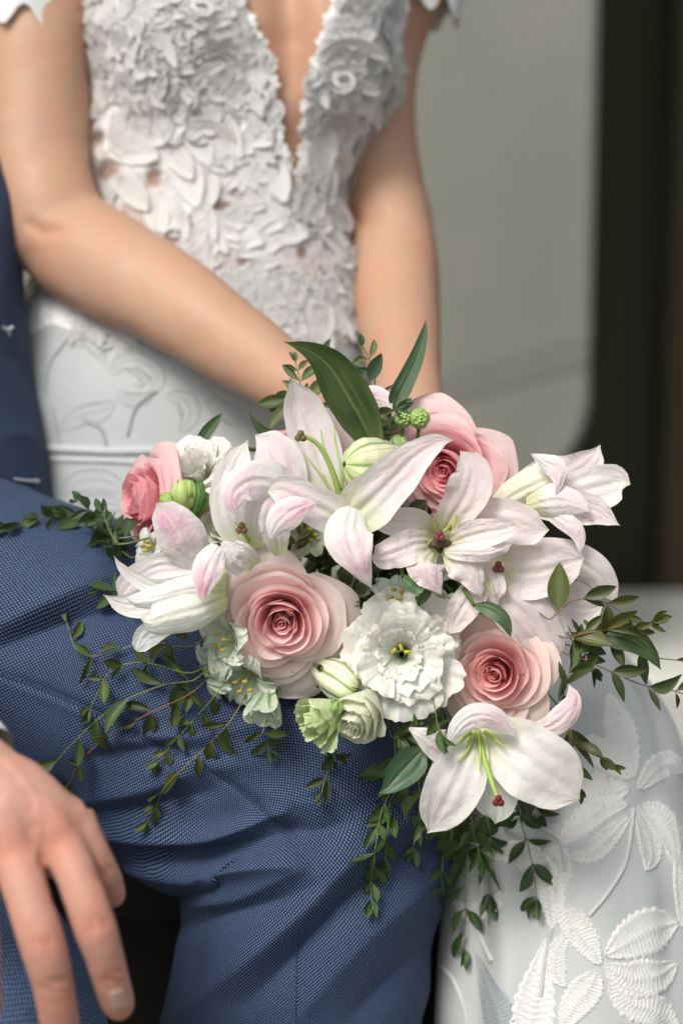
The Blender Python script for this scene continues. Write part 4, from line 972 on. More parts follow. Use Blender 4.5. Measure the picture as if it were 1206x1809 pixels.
def lisianthus(px, py, wc, R, face, roll, seed, label, col=(.84, .84, .785), layers=((.34, 5, .12), (.60, 6, .10), (.82, 7, .0), (1.0, 7, -.12)), group='white lisianthus in the bouquet', frill=1.0, depth=.8, eye=True):
    rnd = random.Random(seed); fr = frame(px, py, wc, face, roll)
    root = thing('lisianthus', fr[0] - fr[3] * R * depth, label, 'flower', group)
    ph0 = rnd.random() * 6; k = 0
    for (rk, cntp, zk) in layers:
        for i in range(cntp):
            k += 1; ph = ph0 + i * 2 * math.pi / cntp + rnd.uniform(-.22, .22) + rk * 3
            ha = math.pi / cntp * rnd.uniform(1.35, 1.75); nu, nv = 49, 24
            u = np.linspace(-1, 1, nu)[:, None]; v = np.linspace(0, 1, nv)[None]
            th = ph + u * ha * (.35 + .75 * np.sin(v * np.pi * .55))
            top = 1 - .16 * np.abs(u) ** 3 + .025 * n1(u * 9 + k * 3, 1) + .012 * n1(u * 28 + k, 2); ve = v * top
            re = R * rk * rnd.uniform(.84, 1.12); zk_ = zk + rnd.uniform(-.10, .10)
            rr = R * .04 + (re - R * .04) * (ve ** (1.15) * rk + (1 - rk) * np.sin(np.clip(ve, 0, 1) * np.pi / 2) ** 1.3)
            z = -R * depth + (R * zk_ + R * depth) * np.sin(np.clip(ve, 0, 1.1) * np.pi * .5) ** (.9)
            z = z - R * .03 * rk * np.clip((ve - .8) / .2, 0, 1.2) ** 2
            A = frill * R
            z = z + A * ve ** 4 * (n1(th * 3.5 + k * 3.3, 3) * .15 + n1(th * 9 + k * 5, 4) * .07 + n1(th * 27 + k, 5) * .016 * ve ** 6)
            rr = rr + A * ve ** 4 * (n1(th * 5.5 + k * 7, 6) * .07 + n1(th * 14 + k, 7) * .035)
            z = z + A * ve ** 2.2 * .022 * np.sin(th * 21 + 2.5 * n1(th * 3 + k, 8) + k) * (.5 + .5 * rk); z = z + .10 * R * u * ve
            rr = rr * (1 + .09 * u * ve)
            L = np.stack([rr * np.cos(th), rr * np.sin(th), z + 0 * th], -1)
            j = rnd.uniform(-.025, .025); c = tuple(np.clip(a + j, 0, .93) for a in col)
            o = part('petal', make_mesh('petal', loc2w(fr, L).reshape(-1, 3), grid_faces(nu, nv), np.stack(np.broadcast_arrays((u + 1) / 2, v), -1).reshape(-1, 2)), M_WHITE, root, color=c)
    if eye:
        for i in range(3):
            a = i * 1.1 + .4; p0 = np.array([[.0, 0, -depth * R * .9], [.07 * R * math.cos(a), .07 * R * math.sin(a), -.35 * R], [.13 * R * math.cos(a), .13 * R * math.sin(a), -.12 * R]])
            V, F, U = wire(loc2w(fr, p0), (.0006, .0005), 6, 10); part('filament', make_mesh('filament', V, F, U), M_STEM, root, color=(.45, .52, .15))
            c0 = loc2w(fr, p0[2:3])[0]; V, F, U = wire([c0 - (fr[1] * math.cos(i * 2) + fr[2] * math.sin(i * 2)) * .0016, c0 + fr[3] * .0005, c0 + (fr[1] * math.cos(i * 2) + fr[2] * math.sin(i * 2)) * .0016], (.0011, .0009), 8, 6); part('anther', make_mesh('anther', V, F, U), M_PLAIN, root, color=(.50, .38, .05))
        V, F, U = wire(loc2w(fr, np.array([[0, 0, -depth * R], [0, 0, -.4 * R], [.01 * R, 0, -.22 * R]])), (.0036, .0018), 8, 10); part('pistil', make_mesh('pistil', V, F, U), M_STEM, root, color=(.22, .34, .07))
    stem_to_grip(root, fr[0] - fr[3] * R * depth, -fr[3], .0018); return root, fr

def pod(root, name, axis_pts, rad, color, m, ribs=6, ribdepth=.10, stripe=None, nseg=48, nlen=30, jag=0.0, seed=0, prof=None):
    """closed ribbed bud swept along an axis (rows px,py,w_cm)"""
    C = crom([tuple(a) + (0,) for a in axis_pts], nlen)[:, :3]; C = PP(C); T = nrm(np.gradient(C, axis=0))
    N = nrm(-FWD - (T @ -FWD)[:, None] * T); S = np.cross(T, N); t = np.linspace(0, 1, nlen)
    pr = np.interp(t, *zip(*prof)) if prof else np.sin(np.pi * (t * .96 + .02)) ** .62
    th = np.linspace(0, 2 * np.pi, nseg, endpoint=False)[:, None]
    r = rad * pr[None] * (1 + ribdepth * (np.abs(np.cos(th * ribs / 2)) - .6)) + jag * rad * n1(th * 2.5 + t[None] * 5 + seed, 3) * pr[None]
    V = C[None] + (np.cos(th)[..., None] * S[None] + np.sin(th)[..., None] * N[None]) * r[..., None]
    uv = np.stack(np.broadcast_arrays((th / 6.2832 * ribs) % 1.0, t[None]), -1)
    return part(name, make_mesh(name, V.reshape(-1, 3), grid_faces(nseg, nlen, True)[:, ::-1], uv.reshape(-1, 2)), m, root, color=color)
def bud_mat():
    m, t = mat('lily_bud'); b = NB(t)
    oi = b.n('ShaderNodeObjectInfo').outputs['Color']; uv = b.n('ShaderNodeUVMap').outputs[0]; sp = b.n('ShaderNodeSeparateXYZ', {0: uv})
    tc = b.n('ShaderNodeTexCoord').outputs['Object']; nz = b.noise(tc, 60, 3, .6)
    cu = b.math('ADD', b.math('ABSOLUTE', b.math('SUBTRACT', sp.outputs[0], .5)), b.math('MULTIPLY', b.math('SUBTRACT', nz, .5), .08))
    c = b.mixc(b.ramp(sp.outputs[1], [(0, .8), (.25, .1), (.8, 0), (1, .6)]), oi, (.55, .66, .28))
    c = b.mixc(b.ramp(cu, [(0, .95), (.045, .8), (.11, .12), (.3, 0)]), c, (.18, .33, .07))
    c = b.mixc(b.ramp(b.noise(b.n('ShaderNodeMapping', {'Vector': uv, 'Scale': (20, 2, 1)}).outputs[0], 1.0, 2), [(.4, 0), (.8, .35)]), c, (.62, .68, .36))
    pr = b.n('ShaderNodeBsdfPrincipled', {'Base Color': c, 'Roughness': .4, 'Specular IOR Level': .35, 'Normal': b.bump(nz, .25, .001)})
    tl = b.n('ShaderNodeBsdfTranslucent', {'Color': c}); b.out(b.n('ShaderNodeMixShader', {0: .12, 1: pr.outputs[0], 2: tl.outputs[0]}).outputs[0]); return m
M_LBUD = bud_mat()
def blob(root, name, p, r, color, m=None, parent=None, squash=(1, 1, 1), knob=0.0, seed=0):
    nu, nv = 20, 12; th = np.linspace(0, 2 * np.pi, nu, endpoint=False)[:, None]; ph = np.linspace(.02, np.pi - .02, nv)[None]
    n_ = np.stack(np.broadcast_arrays(np.sin(ph) * np.cos(th), np.sin(ph) * np.sin(th), np.cos(ph)), -1)
    rr = r * (1 + knob * vnoise(n_ * 3.1 + seed))[..., None]
    V = p + (n_ * rr * np.array(squash)).reshape(-1, 3)
    return part(name, make_mesh(name, V, grid_faces(nu, nv, True), None), m or M_PLAIN, root, parent=parent, color=color)
def stigma(root, px, py, wc, color):
    for a in (90, 210, 330):
        blob(root, 'stigma_lobe', P(px + 5.2 * math.cos(math.radians(a)), py - 5.2 * math.sin(math.radians(a)), wc), .0020, color, knob=.25, seed=a)
def thin(root, name, pts, r_px, color, m=None):
    V, F, U = wire(PP(np.array(pts, float)[:, :3]), (r_px[0] * K * D, r_px[1] * K * D), 8, 24)
    return part(name, make_mesh(name, V, F, U), m or M_STEM, root, color=color)
LW = (.83, .80, .775); LWW = (.85, .85, .805); LP = (.83, .755, .73)
def lily(loc, label, petals, color=LW, group='lilies in the bouquet', stem_from=None, d=(0, 0, -1)):
    root = thing('lily', P(*loc), label, 'lily', group)
    for i, (st, kw) in enumerate(petals):
        kw = dict(kw); c = kw.pop('color', color); add_ribbon('petal', root, M_LILY, c, st, seed=i + len(label) + 3, **kw)
    stem_to_grip(root, P(*(stem_from or loc)), camv(*d) , .0028); return root
# ------------------------------------------------------------------ the bouquet
R1 = rose(496, 1106, -1.0, .0440, (-.03, -.26, 1), 20, 3, 'large pale pink rose facing forward in the middle of the bouquet', outer=(.96, .88, .82), inner=(.96, .68, .69), n=25, tonek=.72, loose=1.0)
R2 = rose(869, 1194, -1.4, .0385, (-.26, -.08, 1), 150, 8, 'salmon pink rose with cream outer petals low on the right above a white lily', outer=(.95, .84, .76), inner=(.96, .63, .61), n=24, tonek=.8, loose=1.0, elong=1.02)
R3 = rose(780, 836, -4.2, .0385, (-.36, -.26, 1), 60, 14, 'bright pink rose at the upper right half hidden by a lily petal', outer=(.95, .74, .74), inner=(.96, .50, .56), n=25, tonek=1.1, elong=1.05)
R4 = rose(228, 880, -5.0, .0325, (-.90, .05, .52), 40, 21, 'coral pink rose seen from its side at the left end of the bouquet', outer=(.94, .64, .65), inner=(.93, .48, .52), n=24, tonek=.8)
R5 = rose(505, 778, -6.2, .0155, (-.1, .6, .7), 10, 5, 'small pink rose peeping out behind the dark leaf at the top left', outer=(.86, .50, .51), inner=(.86, .34, .38), n=14)
R6 = rose(345, 800, -7.2, .0150, (-.1, .6, .7), 10, 6, 'pink rose tip showing behind the white ruffled flower on the left', outer=(.86, .50, .46), inner=(.86, .38, .36), n=12)
R7 = rose(352, 935, -5.0, .0170, (-.3, .1, .9), 10, 7, 'peach rose mostly buried between the pink petal and the green white bud', outer=(.84, .56, .44), inner=(.84, .45, .38), n=12)

L1 = lisianthus(706, 1158, -0.8, .0345, (-.10, -.02, 1), 0, 4, 'large white ruffled lisianthus between the two big pink roses', depth=.8, layers=((.40, 4, .02), (.66, 5, .06), (.88, 6, -.06), (1.04, 7, -.22)))
L2 = lisianthus(345, 824, -4.5, .0225, (-.25, .55, .8), 0, 9, 'small white ruffled lisianthus behind the side view rose on the left', layers=((.4, 5, .2), (.75, 6, .1), (1, 6, -.05)), eye=False, depth=1.0)
L3, _ = rose(388, 922, -2.8, .0165, (-.35, .25, .9), 0, 31, 'half open green white lisianthus left of the lily with a brown stigma', outer=(.78, .80, .66), inner=(.72, .78, .56), n=13, name='lisianthus', mater=M_WHITE, group='half closed lisianthus', frill=.5, tonek=0, loose=.6)
L4, _ = rose(616, 1288, 0.2, .0205, (-.45, -.60, .62), 0, 32, 'creamy half closed lisianthus, right one of the pair under the white flower', outer=(.80, .82, .66), inner=(.76, .80, .60), n=15, height=2.0, name='lisianthus', mater=M_WHITE, group='half closed lisianthus', frill=.3, tonek=0, loose=.25, elong=1.1)
L5, _ = rose(536, 1284, 0.1, .0185, (-.80, -.35, .50), 0, 33, 'pale green crumpled lisianthus, left one of the pair on the blue trousers', outer=(.66, .76, .42), inner=(.60, .72, .34), n=13, height=2.2, name='lisianthus', mater=M_WHITE, group='half closed lisianthus', frill=.5, tonek=0, loose=.5, elong=1.0)
L6, _ = rose(690, 748, -5.5, .0150, (.1, .5, .8), 0, 35, 'pale green white lisianthus behind the striped lily bud at the top', outer=(.72, .77, .58), inner=(.66, .74, .48), n=11, name='lisianthus', mater=M_WHITE, group='half closed lisianthus', frill=.4, tonek=0, loose=.5)

k1 = dict(tone=0.20, ruffle=.2)
# upright lily at the top middle
LB = lily((603, 905, -2), 'white lily with a long green style and brown tip opening upward beside the dark leaf', [
    ([(603, 905, -2, 12), (578, 850, -2.2, 34), (555, 780, -2.2, 44), (532, 715, -2.0, 34), (514, 672, -1.4, 9), (511, 666, -1.2, 2)], dict(tone=0.28, cup=.28)),
    ([(612, 905, -2.2, 14), (612, 840, -3, 36), (600, 780, -3.2, 36), (575, 740, -3.2, 26), (560, 715, -3, 8)], dict(tone=0.40, cup=.2)),
    ([(606, 925, -.2, 30), (648, 890, 1.0, 47), (698, 842, 1.5, 40), (735, 805, 1.7, 30), (775, 780, 1.5, 15), (803, 777, 1.2, 1)], dict(tone=0.48, cup=.25, ruffle=.2)),
    ([(622, 895, .6, 22), (614, 930, 1.8, 40), (617, 955, 2.3, 43), (632, 992, 2.5, 28), (647, 1022, 2.0, 12), (657, 1042, 1.6, 1)], dict(gb=0, tone=0.80, cup=-.3)),
    ([(622, 930, -.2, 22), (585, 908, .7, 36), (540, 886, 1.2, 34), (500, 868, 1.4, 30), (472, 868, 1.3, 14)], dict(tone=0.40, cup=.25)),
    ([(478, 952, 1.9, 3), (490, 925, 2.3, 24), (515, 903, 2.5, 27), (542, 892, 2.4, 14), (564, 888, 2.1, 1)], dict(gb=0, tone=1.04, cup=-.3)),
    ([(655, 800, -4, 20), (640, 730, -4, 26), (655, 700, -3.6, 20), (680, 706, -3.0, 14), (694, 724, -2.4, 1)], dict(gb=0, tone=0.64, cup=-.3)),
])
thin(LB, 'style', [(606, 908, -1.4), (596, 860, -.6), (575, 805, .2), (556, 780, .6), (536, 770, .9)], (6.5, 3.6), (.38, .50, .14))
stigma(LB, 531, 771, .9, (.16, .12, .055))
for pts in ([(600, 900, -1.2), (580, 860, -.6), (548, 815, .1), (534, 800, .2)], [(606, 895, -1.2), (590, 840, -.8), (572, 790, -.6), (566, 758, -.5)], [(608, 890, -1.2), (602, 830, -.8), (592, 780, -.6), (590, 752, -.5)], [(600, 900, -1.0), (586, 870, -.4), (572, 840, 0)]):
    thin(LB, 'filament', pts, (3.6, 1.2), (.50, .60, .26))
# lily to its left
LA = lily((455, 965, -3), 'white and pink lily with curled back petal and brown stigma, upper left', [
    ([(455, 975, -2.4, 12), (458, 930, -2.6, 34), (462, 880, -2.6, 44), (470, 850, -2.6, 30)], dict(tone=0.00, cup=.3, color=(.66, .74, .48))),
    ([(448, 972, -1.2, 12), (412, 925, -.4, 32), (404, 870, -.2, 33), (418, 815, -.6, 25), (438, 776, -1.2, 3)], dict(tone=0.12, cup=.25)),
    ([(478, 930, -2, 24), (492, 870, -1.4, 46), (490, 820, -1.2, 48), (472, 785, -1.4, 34), (450, 768, -1.8, 8)], dict(gb=0, tone=0.44, cup=-.2)),
    ([(500, 862, .2, 34), (470, 850, .9, 38), (436, 852, 1.5, 34), (414, 872, 1.8, 26), (412, 895, 1.7, 14), (418, 914, 1.5, 1)], dict(gb=0, tone=0.88, cup=-.25)),
    ([(455, 965, -1.2, 10), (455, 925, -.4, 22), (462, 895, 0, 24), (476, 872, 0, 14)], dict(tone=0.08, cup=.2)),
    ([(495, 980, -.8, 10), (487, 940, .2, 26), (490, 905, .6, 30), (505, 880, .6, 16)], dict(tone=0.40, cup=.25)),
])
thin(LA, 'style', [(455, 968, -2), (440, 955, -1), (428, 937, 0)], (5, 3.4), (.36, .48, .13)); stigma(LA, 427, 934, .3, (.20, .13, .05))
thin(LA, 'filament', [(452, 962, -1.5), (430, 945, -.5), (415, 922, 0)], (3, 1.2), (.45, .56, .22))
# trumpet lily pointing left
LG = lily((400, 1020, -2.5), 'white trumpet lily lying left on the blue trousers, pink tips turned back', [
    ([(352, 1005, -1.6, 26), (328, 962, -.6, 42), (305, 925, -.2, 38), (286, 900, -.2, 24), (276, 888, -.2, 5)], dict(gb=0, tone=1.00, cup=-.3)),
    ([(398, 1012, -1.6, 14), (340, 1000, -1.6, 26), (275, 1002, -1.8, 24), (228, 1035, -2.0, 24), (212, 1062, -2.2, 10)], dict(tone=0.16, cup=.25)),
    ([(398, 1020, -1.2, 14), (335, 1032, -.8, 17), (275, 1038, -.4, 15), (232, 1018, -.2, 11), (210, 997, 0, 6), (201, 981, .1, 1)], dict(tone=0.12, cup=.3, color=LWW)),
    ([(390, 1040, -1.4, 18), (310, 1050, -1.2, 30), (252, 1066, -1.2, 27), (215, 1067, -1.2, 17), (181, 1050, -1.0, 1)], dict(tone=0.08, cup=.25, color=LWW)),
    ([(398, 1035, -.6, 20), (340, 1040, .2, 25), (280, 1055, .7, 21), (240, 1060, .8, 12), (217, 1054, .8, 1)], dict(tone=0.00, cup=-.5, color=LWW)),
    ([(400, 1055, -.6, 20), (350, 1075, .6, 36), (300, 1088, 1.1, 33), (266, 1098, 1.2, 23), (248, 1093, 1.1, 4)], dict(tone=0.00, cup=-.6, color=(.84, .86, .78))),
    ([(300, 1105, -1.6, 14), (262, 1122, -1.6, 22), (240, 1150, -1.6, 12)], dict(tone=0.00, cup=.2, color=(.66, .72, .70))),
    ([(388, 965, .4, 16), (374, 988, 1.2, 27), (364, 1015, 1.6, 26), (358, 1045, 1.5, 14), (357, 1067, 1.3, 1)], dict(gb=0, tone=1.44, cup=-.3)),
    ([(430, 1010, -.6, 14), (412, 985, .3, 24), (398, 962, .4, 10), (392, 952, .4, 2)], dict(gb=0, tone=0.16, cup=.2)),
    ([(450, 1000, -.8, 14), (425, 975, .2, 20), (405, 955, .3, 4)], dict(tone=0.08, cup=.3, color=LWW)),
])
# pale pink open lily
LC = lily((778, 955, -2), 'wide open pale blush lily with crumpled petals right of the centre', [
    ([(778, 950, -1.6, 14), (800, 910, -.8, 30), (826, 868, -.2, 40), (832, 830, 0, 33), (818, 803, 0, 14), (812, 796, 0, 3)], dict(tone=0.12, cup=.22, ruffle=.25)),
    ([(790, 950, -1.6, 14), (850, 918, -1.2, 36), (905, 922, -.9, 38), (945, 935, -.9, 28), (970, 936, -1, 8)], dict(tone=0.12, cup=.25, ruffle=.3)),
    ([(782, 965, -1.2, 10), (828, 948, .2, 27), (872, 938, .6, 24), (902, 932, .6, 14), (918, 930, .6, 3)], dict(tone=0.12, cup=.35, ruffle=.3)),
    ([(785, 975, -.2, 8), (820, 975, .8, 16), (860, 975, .9, 18), (892, 966, .7, 10), (906, 960, .6, 2)], dict(gb=0, tone=0.08, cup=-.4, ruffle=.5)),
    ([(770, 950, -1.6, 10), (740, 925, -.4, 24), (700, 922, .2, 27), (668, 910, .3, 20), (648, 883, .1, 2)], dict(tone=0.12, cup=.3, ruffle=.5)),
    ([(770, 958, -1.2, 12), (735, 962, .1, 28), (700, 975, .5, 30), (668, 985, .3, 20), (655, 985, .1, 6)], dict(tone=0.16, cup=.25, ruffle=.9)),
    ([(768, 970, -1.0, 12), (752, 992, .6, 34), (758, 1015, .9, 29), (770, 1035, .7, 14), (780, 1052, .5, 1)], dict(tone=0.72, cup=-.3, ruffle=.3)),
    ([(785, 968, -1, 12), (812, 990, .2, 32), (832, 1015, .4, 26), (845, 1042, .2, 12), (850, 1056, 0, 2)], dict(tone=0.12, cup=-.25, ruffle=.4)),
], color=LP)
thin(LC, 'style', [(790, 950, -1.8), (795, 930, -1), (780, 942, 0)], (4, 3), (.40, .46, .10)); stigma(LC, 776, 947, .3, (.20, .055, .06))
for pts in ([(780, 958, -1.6), (770, 935, -.8), (764, 912, -.4)], [(786, 956, -1.6), (800, 935, -.6), (806, 910, -.4)], [(778, 962, -1.4), (762, 955, -.4), (756, 962, -.3)]): thin(LC, 'filament', pts, (3.6, 2.2), (.44, .46, .12))
for x, y in ((770, 962), (784, 960)): blob(LC, 'anther', P(x, y, -.3), .0030, (.09, .055, .03), squash=(1.4, .8, .8), knob=.3)
# side trumpet on the right edge
LD = lily((850, 905, -4.5), 'cream trumpet lily with brown pollen stains pointing right in front of the dark doorway', [
    ([(858, 908, -4.4, 8), (900, 880, -3.6, 27), (945, 856, -3.2, 33), (985, 842, -3.2, 34), (1005, 835, -3.4, 20)], dict(tone=0.00, cup=-.5, color=(.82, .82, .68))),
    ([(900, 880, -4.0, 20), (960, 850, -4.2, 40), (1010, 838, -4.2, 36), (1045, 812, -4, 24), (1060, 785, -4.0, 3)], dict(tone=0.28, cup=.2, stain=1.0)),
    ([(930, 880, -3.6, 20), (1010, 870, -3.4, 38), (1060, 860, -3.4, 40), (1098, 850, -3.4, 28), (1113, 856, -3.4, 8)], dict(tone=0.20, cup=.2, stain=.5, ruffle=.2)),
    ([(930, 890, -3.2, 20), (1000, 895, -2.8, 32), (1050, 903, -2.8, 26), (1080, 920, -2.8, 10), (1096, 929, -2.8, 1)], dict(tone=0.28, cup=.25, stain=1.0)),
    ([(930, 895, -2.8, 16), (975, 885, -2.0, 32), (1010, 888, -1.9, 24), (1032, 897, -1.9, 12), (1043, 905, -1.9, 1)], dict(tone=0.32, cup=-.45)),
    ([(955, 900, -3, 8), (990, 917, -2.2, 16), (1015, 935, -2, 16), (1024, 955, -2, 10), (1022, 980, -2, 1)], dict(gb=0, tone=0.40, cup=-.3)),
    ([(938, 802, -2.4, 1), (962, 815, -2.2, 15), (982, 828, -2.0, 20), (986, 850, -1.9, 10), (981, 876, -1.9, 1)], dict(gb=0, tone=0.72, cup=-.3)),
], color=(.85, .82, .79), stem_from=(850, 912, -4.8), d=(-.6, -.3, -.6))
# lily turned away at the right
LE = lily((860, 1005, -4), 'broad pale lily on the right with a small red stigma, behind the leafy twigs', [
    ([(862, 990, -3.2, 14), (925, 980, -2.8, 26), (990, 980, -2.8, 30), (1045, 1005, -3.2, 32), (1078, 1045, -3.8, 20), (1090, 1070, -4.0, 2)], dict(tone=0.08, cup=-.25, ruffle=.3)),
    ([(858, 1005, -2.4, 18), (905, 1012, -1.8, 44), (955, 1010, -1.6, 46), (1005, 995, -1.8, 30), (1032, 985, -2, 5)], dict(tone=0.08, cup=.22)),
    ([(862, 1015, -3.0, 20), (930, 1045, -2.6, 44), (995, 1068, -2.8, 46), (1045, 1075, -3.2, 30), (1066, 1068, -3.4, 4)], dict(tone=0.08, cup=.2, ruffle=.3)),
    ([(858, 1010, -2, 18), (888, 1050, -1.4, 40), (930, 1090, -1.5, 46), (962, 1135, -2.0, 38), (975, 1180, -2.6, 14)], dict(tone=0.20, cup=-.2, ruffle=.2)),
    ([(850, 1015, -1.8, 10), (836, 1045, -.8, 24), (814, 1078, -.6, 26), (798, 1108, -.9, 16), (792, 1122, -1, 3)], dict(tone=0.12, cup=.2, ruffle=.5)),
    ([(842, 985, -1.6, 14), (852, 1010, -.8, 28), (868, 1035, -.6, 26), (872, 1060, -.8, 14), (880, 1075, -1, 2)], dict(gb=0, tone=0.12, cup=-.2, ruffle=.5)),
], color=LP)
thin(LE, 'style', [(850, 1008, -2.4), (865, 1006, -1.2), (878, 1003, -.6)], (4, 3), (.42, .48, .14)); stigma(LE, 880, 1003, -.5, (.22, .05, .06))
for pts in ([(855, 1000, -1.8), (885, 1008, -1.0), (912, 1012, -.9)], [(852, 1002, -1.6), (866, 1030, -.5), (872, 1052, -.3)]): thin(LE, 'filament', pts, (3.4, 1.5), (.46, .52, .2))
# open lily hanging at the bottom
LF = lily((848, 1296, -1.8), 'open white lily with pink turned back tips and red stigma hanging lowest in the bouquet', [
    ([(848, 1290, -1.8, 20), (862, 1350, -.8, 42), (874, 1405, -.8, 42), (878, 1440, -1.1, 24), (874, 1456, -1.3, 6)], dict(tone=0.00, cup=.2, color=(.74, .77, .70))),
    ([(850, 1285, -1.6, 22), (895, 1318, -.4, 56), (945, 1350, .1, 66), (985, 1382, -.2, 56), (1012, 1404, -.6, 32), (1024, 1412, -.8, 8)], dict(tone=0.10, cup=.16, ruffle=.2, groove=.06)),
    ([(840, 1292, -1.4, 16), (824, 1340, -.1, 42), (803, 1388, .2, 52), (778, 1434, -.2, 40), (762, 1462, -.8, 18), (754, 1473, -1.0, 3)], dict(tone=0.12, cup=.18, ruffle=.15, groove=.06)),
    ([(722, 1287, .4, 2), (742, 1298, .6, 14), (766, 1312, .5, 26), (785, 1320, .2, 30), (806, 1312, -.6, 18)], dict(gb=0, tone=0.28, cup=-.2)),
    ([(792, 1318, .6, 3), (806, 1290, .9, 16), (832, 1268, 1.1, 22), (862, 1266, 1.1, 22), (890, 1282, .8, 16), (912, 1304, .5, 2)], dict(gb=0, tone=0.64, cup=-.3)),
    ([(935, 1292, -1, 12), (970, 1285, .0, 20), (1000, 1262, .2, 23), (1012, 1235, .1, 15), (1004, 1208, -.2, 2)], dict(gb=0, tone=0.72, cup=-.3, color=LP)),
], color=(.80, .79, .75))
thin(LF, 'style', [(844, 1292, -1.2), (852, 1330, -.2), (866, 1375, .8), (879, 1412, 1.3)], (5.4, 4.0), (.36, .50, .10))
stigma(LF, 880, 1416, 1.4, (.16, .02, .018))
for pts in ([(836, 1296, -.9), (826, 1325, -.1), (808, 1348, .3)], [(845, 1298, -.9), (848, 1330, 0), (847, 1364, .5)], [(856, 1294, -.9), (876, 1308, 0), (894, 1324, .3)], [(830, 1294, -.8), (820, 1304, -.2), (812, 1316, 0)]): thin(LF, 'filament', pts, (4.4, 1.0), (.34, .48, .12))

# buds
def bud(loc, label, name='lily_bud', cat='bud', group='closed buds in the bouquet'):
    return thing(name, P(*loc), label, cat, group)
B1 = bud((660, 822, -2), 'fat cream lily bud with green stripes below the dark leaf')
pod(B1, 'bud_shell', [(608, 820, .6), (630, 822, .2), (662, 822, -.6), (702, 818, -2.2)], .0152, (.80, .78, .56), M_LBUD, 6, .14, prof=[(0, .12), (.05, .5), (.16, .82), (.35, 1), (.6, 1.0), (.8, .88), (1, .6)])
stem_to_grip(B1, P(690, 815, -3), camv(.3, -.2, -.9))
B2 = bud((590, 1200, -2), 'small cream bud with green stripes tucked under the big pale rose')
pod(B2, 'bud_shell', [(630, 1224, -1.8), (616, 1214, -1.9), (597, 1200, -2.5), (565, 1180, -3.6)], .0118, (.82, .84, .66), M_LBUD, 6, .14, prof=[(0, .15), (.05, .55), (.18, .85), (.4, 1), (.6, .95), (1, .6)])
stem_to_grip(B2, P(565, 1180, -2), camv(-.2, .3, -.9))
for i, (x, y, r, lab) in enumerate(((712, 738, .0050, 'left one of two knobbly green seed buds above the bright pink rose'), (740, 738, .0058, 'right one of two knobbly green seed buds above the bright pink rose'))):
    b_ = thing('seed_bud', P(x, y, -3.4), lab, 'bud', 'green seed buds'); 
    pod(b_, 'bud_shell', [(x, y - r / .000323 * .95, -3.4), (x, y, -3.2), (x, y + r / .000323 * 1.0, -3.6)], r, (.34, .50, .14), M_BUD, 8, .18, jag=.12, seed=i)
    rr = random.Random(i)
    for k in range(12):
        a = k * 2.4; q = math.sqrt((k + .5) / 12) * r * .8
        blob(b_, 'bract', P(x, y, -3.2) + RIGHT * q * math.cos(a) + UP * q * math.sin(a) - FWD * (math.sqrt(max(0, r * r - q * q)) - .0002), .0011, (.42, .58, .22), M_BUD, squash=(1, 1, .8))
    thin(b_, 'stem', [(x, y + 14, -3.6), (x - 6, y + 50, -4.5), (690, 830, -9)], (3.4, 4), (.12, .20, .05))
for i, (pts, r, c, lab) in enumerate((([(326, 850, -2.2), (328, 872, -2.0), (334, 900, -2.8)], .0078, (.50, .62, .20), 'plump yellow green lisianthus bud beside the coral rose'),
                                     ([(353, 848, -1.8), (352, 880, -1.7), (345, 920, -2.6)], .0036, (.10, .22, .05), 'narrow dark green bud beside the plump green one'),
                                     ([(285, 878, -2.6), (300, 884, -2.4), (315, 895, -2.8)], .0052, (.30, .46, .10), 'small ragged green bud touching the coral rose'),
                                     ([(368, 872, -2.6), (362, 885, -2.5), (358, 900, -2.8)], .0052, (.28, .46, .12), 'small green bud above the half open white flower'),
                                     ([(592, 1238, .8), (594, 1250, .7), (590, 1262, .2)], .0036, (.38, .56, .20), 'tiny green bud between the paired lisianthus'),
                                     ([(392, 812, -3.0), (393, 825, -3.0), (392, 838, -3.2)], .0030, (.34, .52, .16), 'tiny green bud on the edge of the small white flower'),
                                     ([(700, 770, -4.4), (706, 790, -4.2), (700, 812, -4.8)], .0060, (.46, .60, .26), 'green bud half behind the striped lily bud'))):
    b_ = thing('green_bud', P(*pts[1]), lab, 'bud', 'small green buds')
    pod(b_, 'bud_shell', pts, r, c, M_BUD, 5, .22, jag=.15, seed=i * 4, prof=[(0, .35), (.15, .8), (.4, 1), (.7, .9), (1, .35)])
    for k in range(4):
        a = k * 1.57 + .4; e = pts[-1]; s_ = pts[0]; dx = 9 * math.cos(a) * r / .006
        add_ribbon('sepal', b_, M_LEAF, (c[0] * .6, c[1] * .7, c[2] * .5), [(e[0], e[1], e[2] + .2, 3), ((e[0] + s_[0]) / 2 + dx, (e[1] + s_[1]) / 2, pts[1][2] + r * 100 * (.9 if math.sin(a) > 0 else -.5), 4.5 * r / .006), (s_[0] + dx * 1.2, s_[1] - 4, s_[2] + r * 60, .5)], nu=5, nv=10, cup=.3, seed=k)

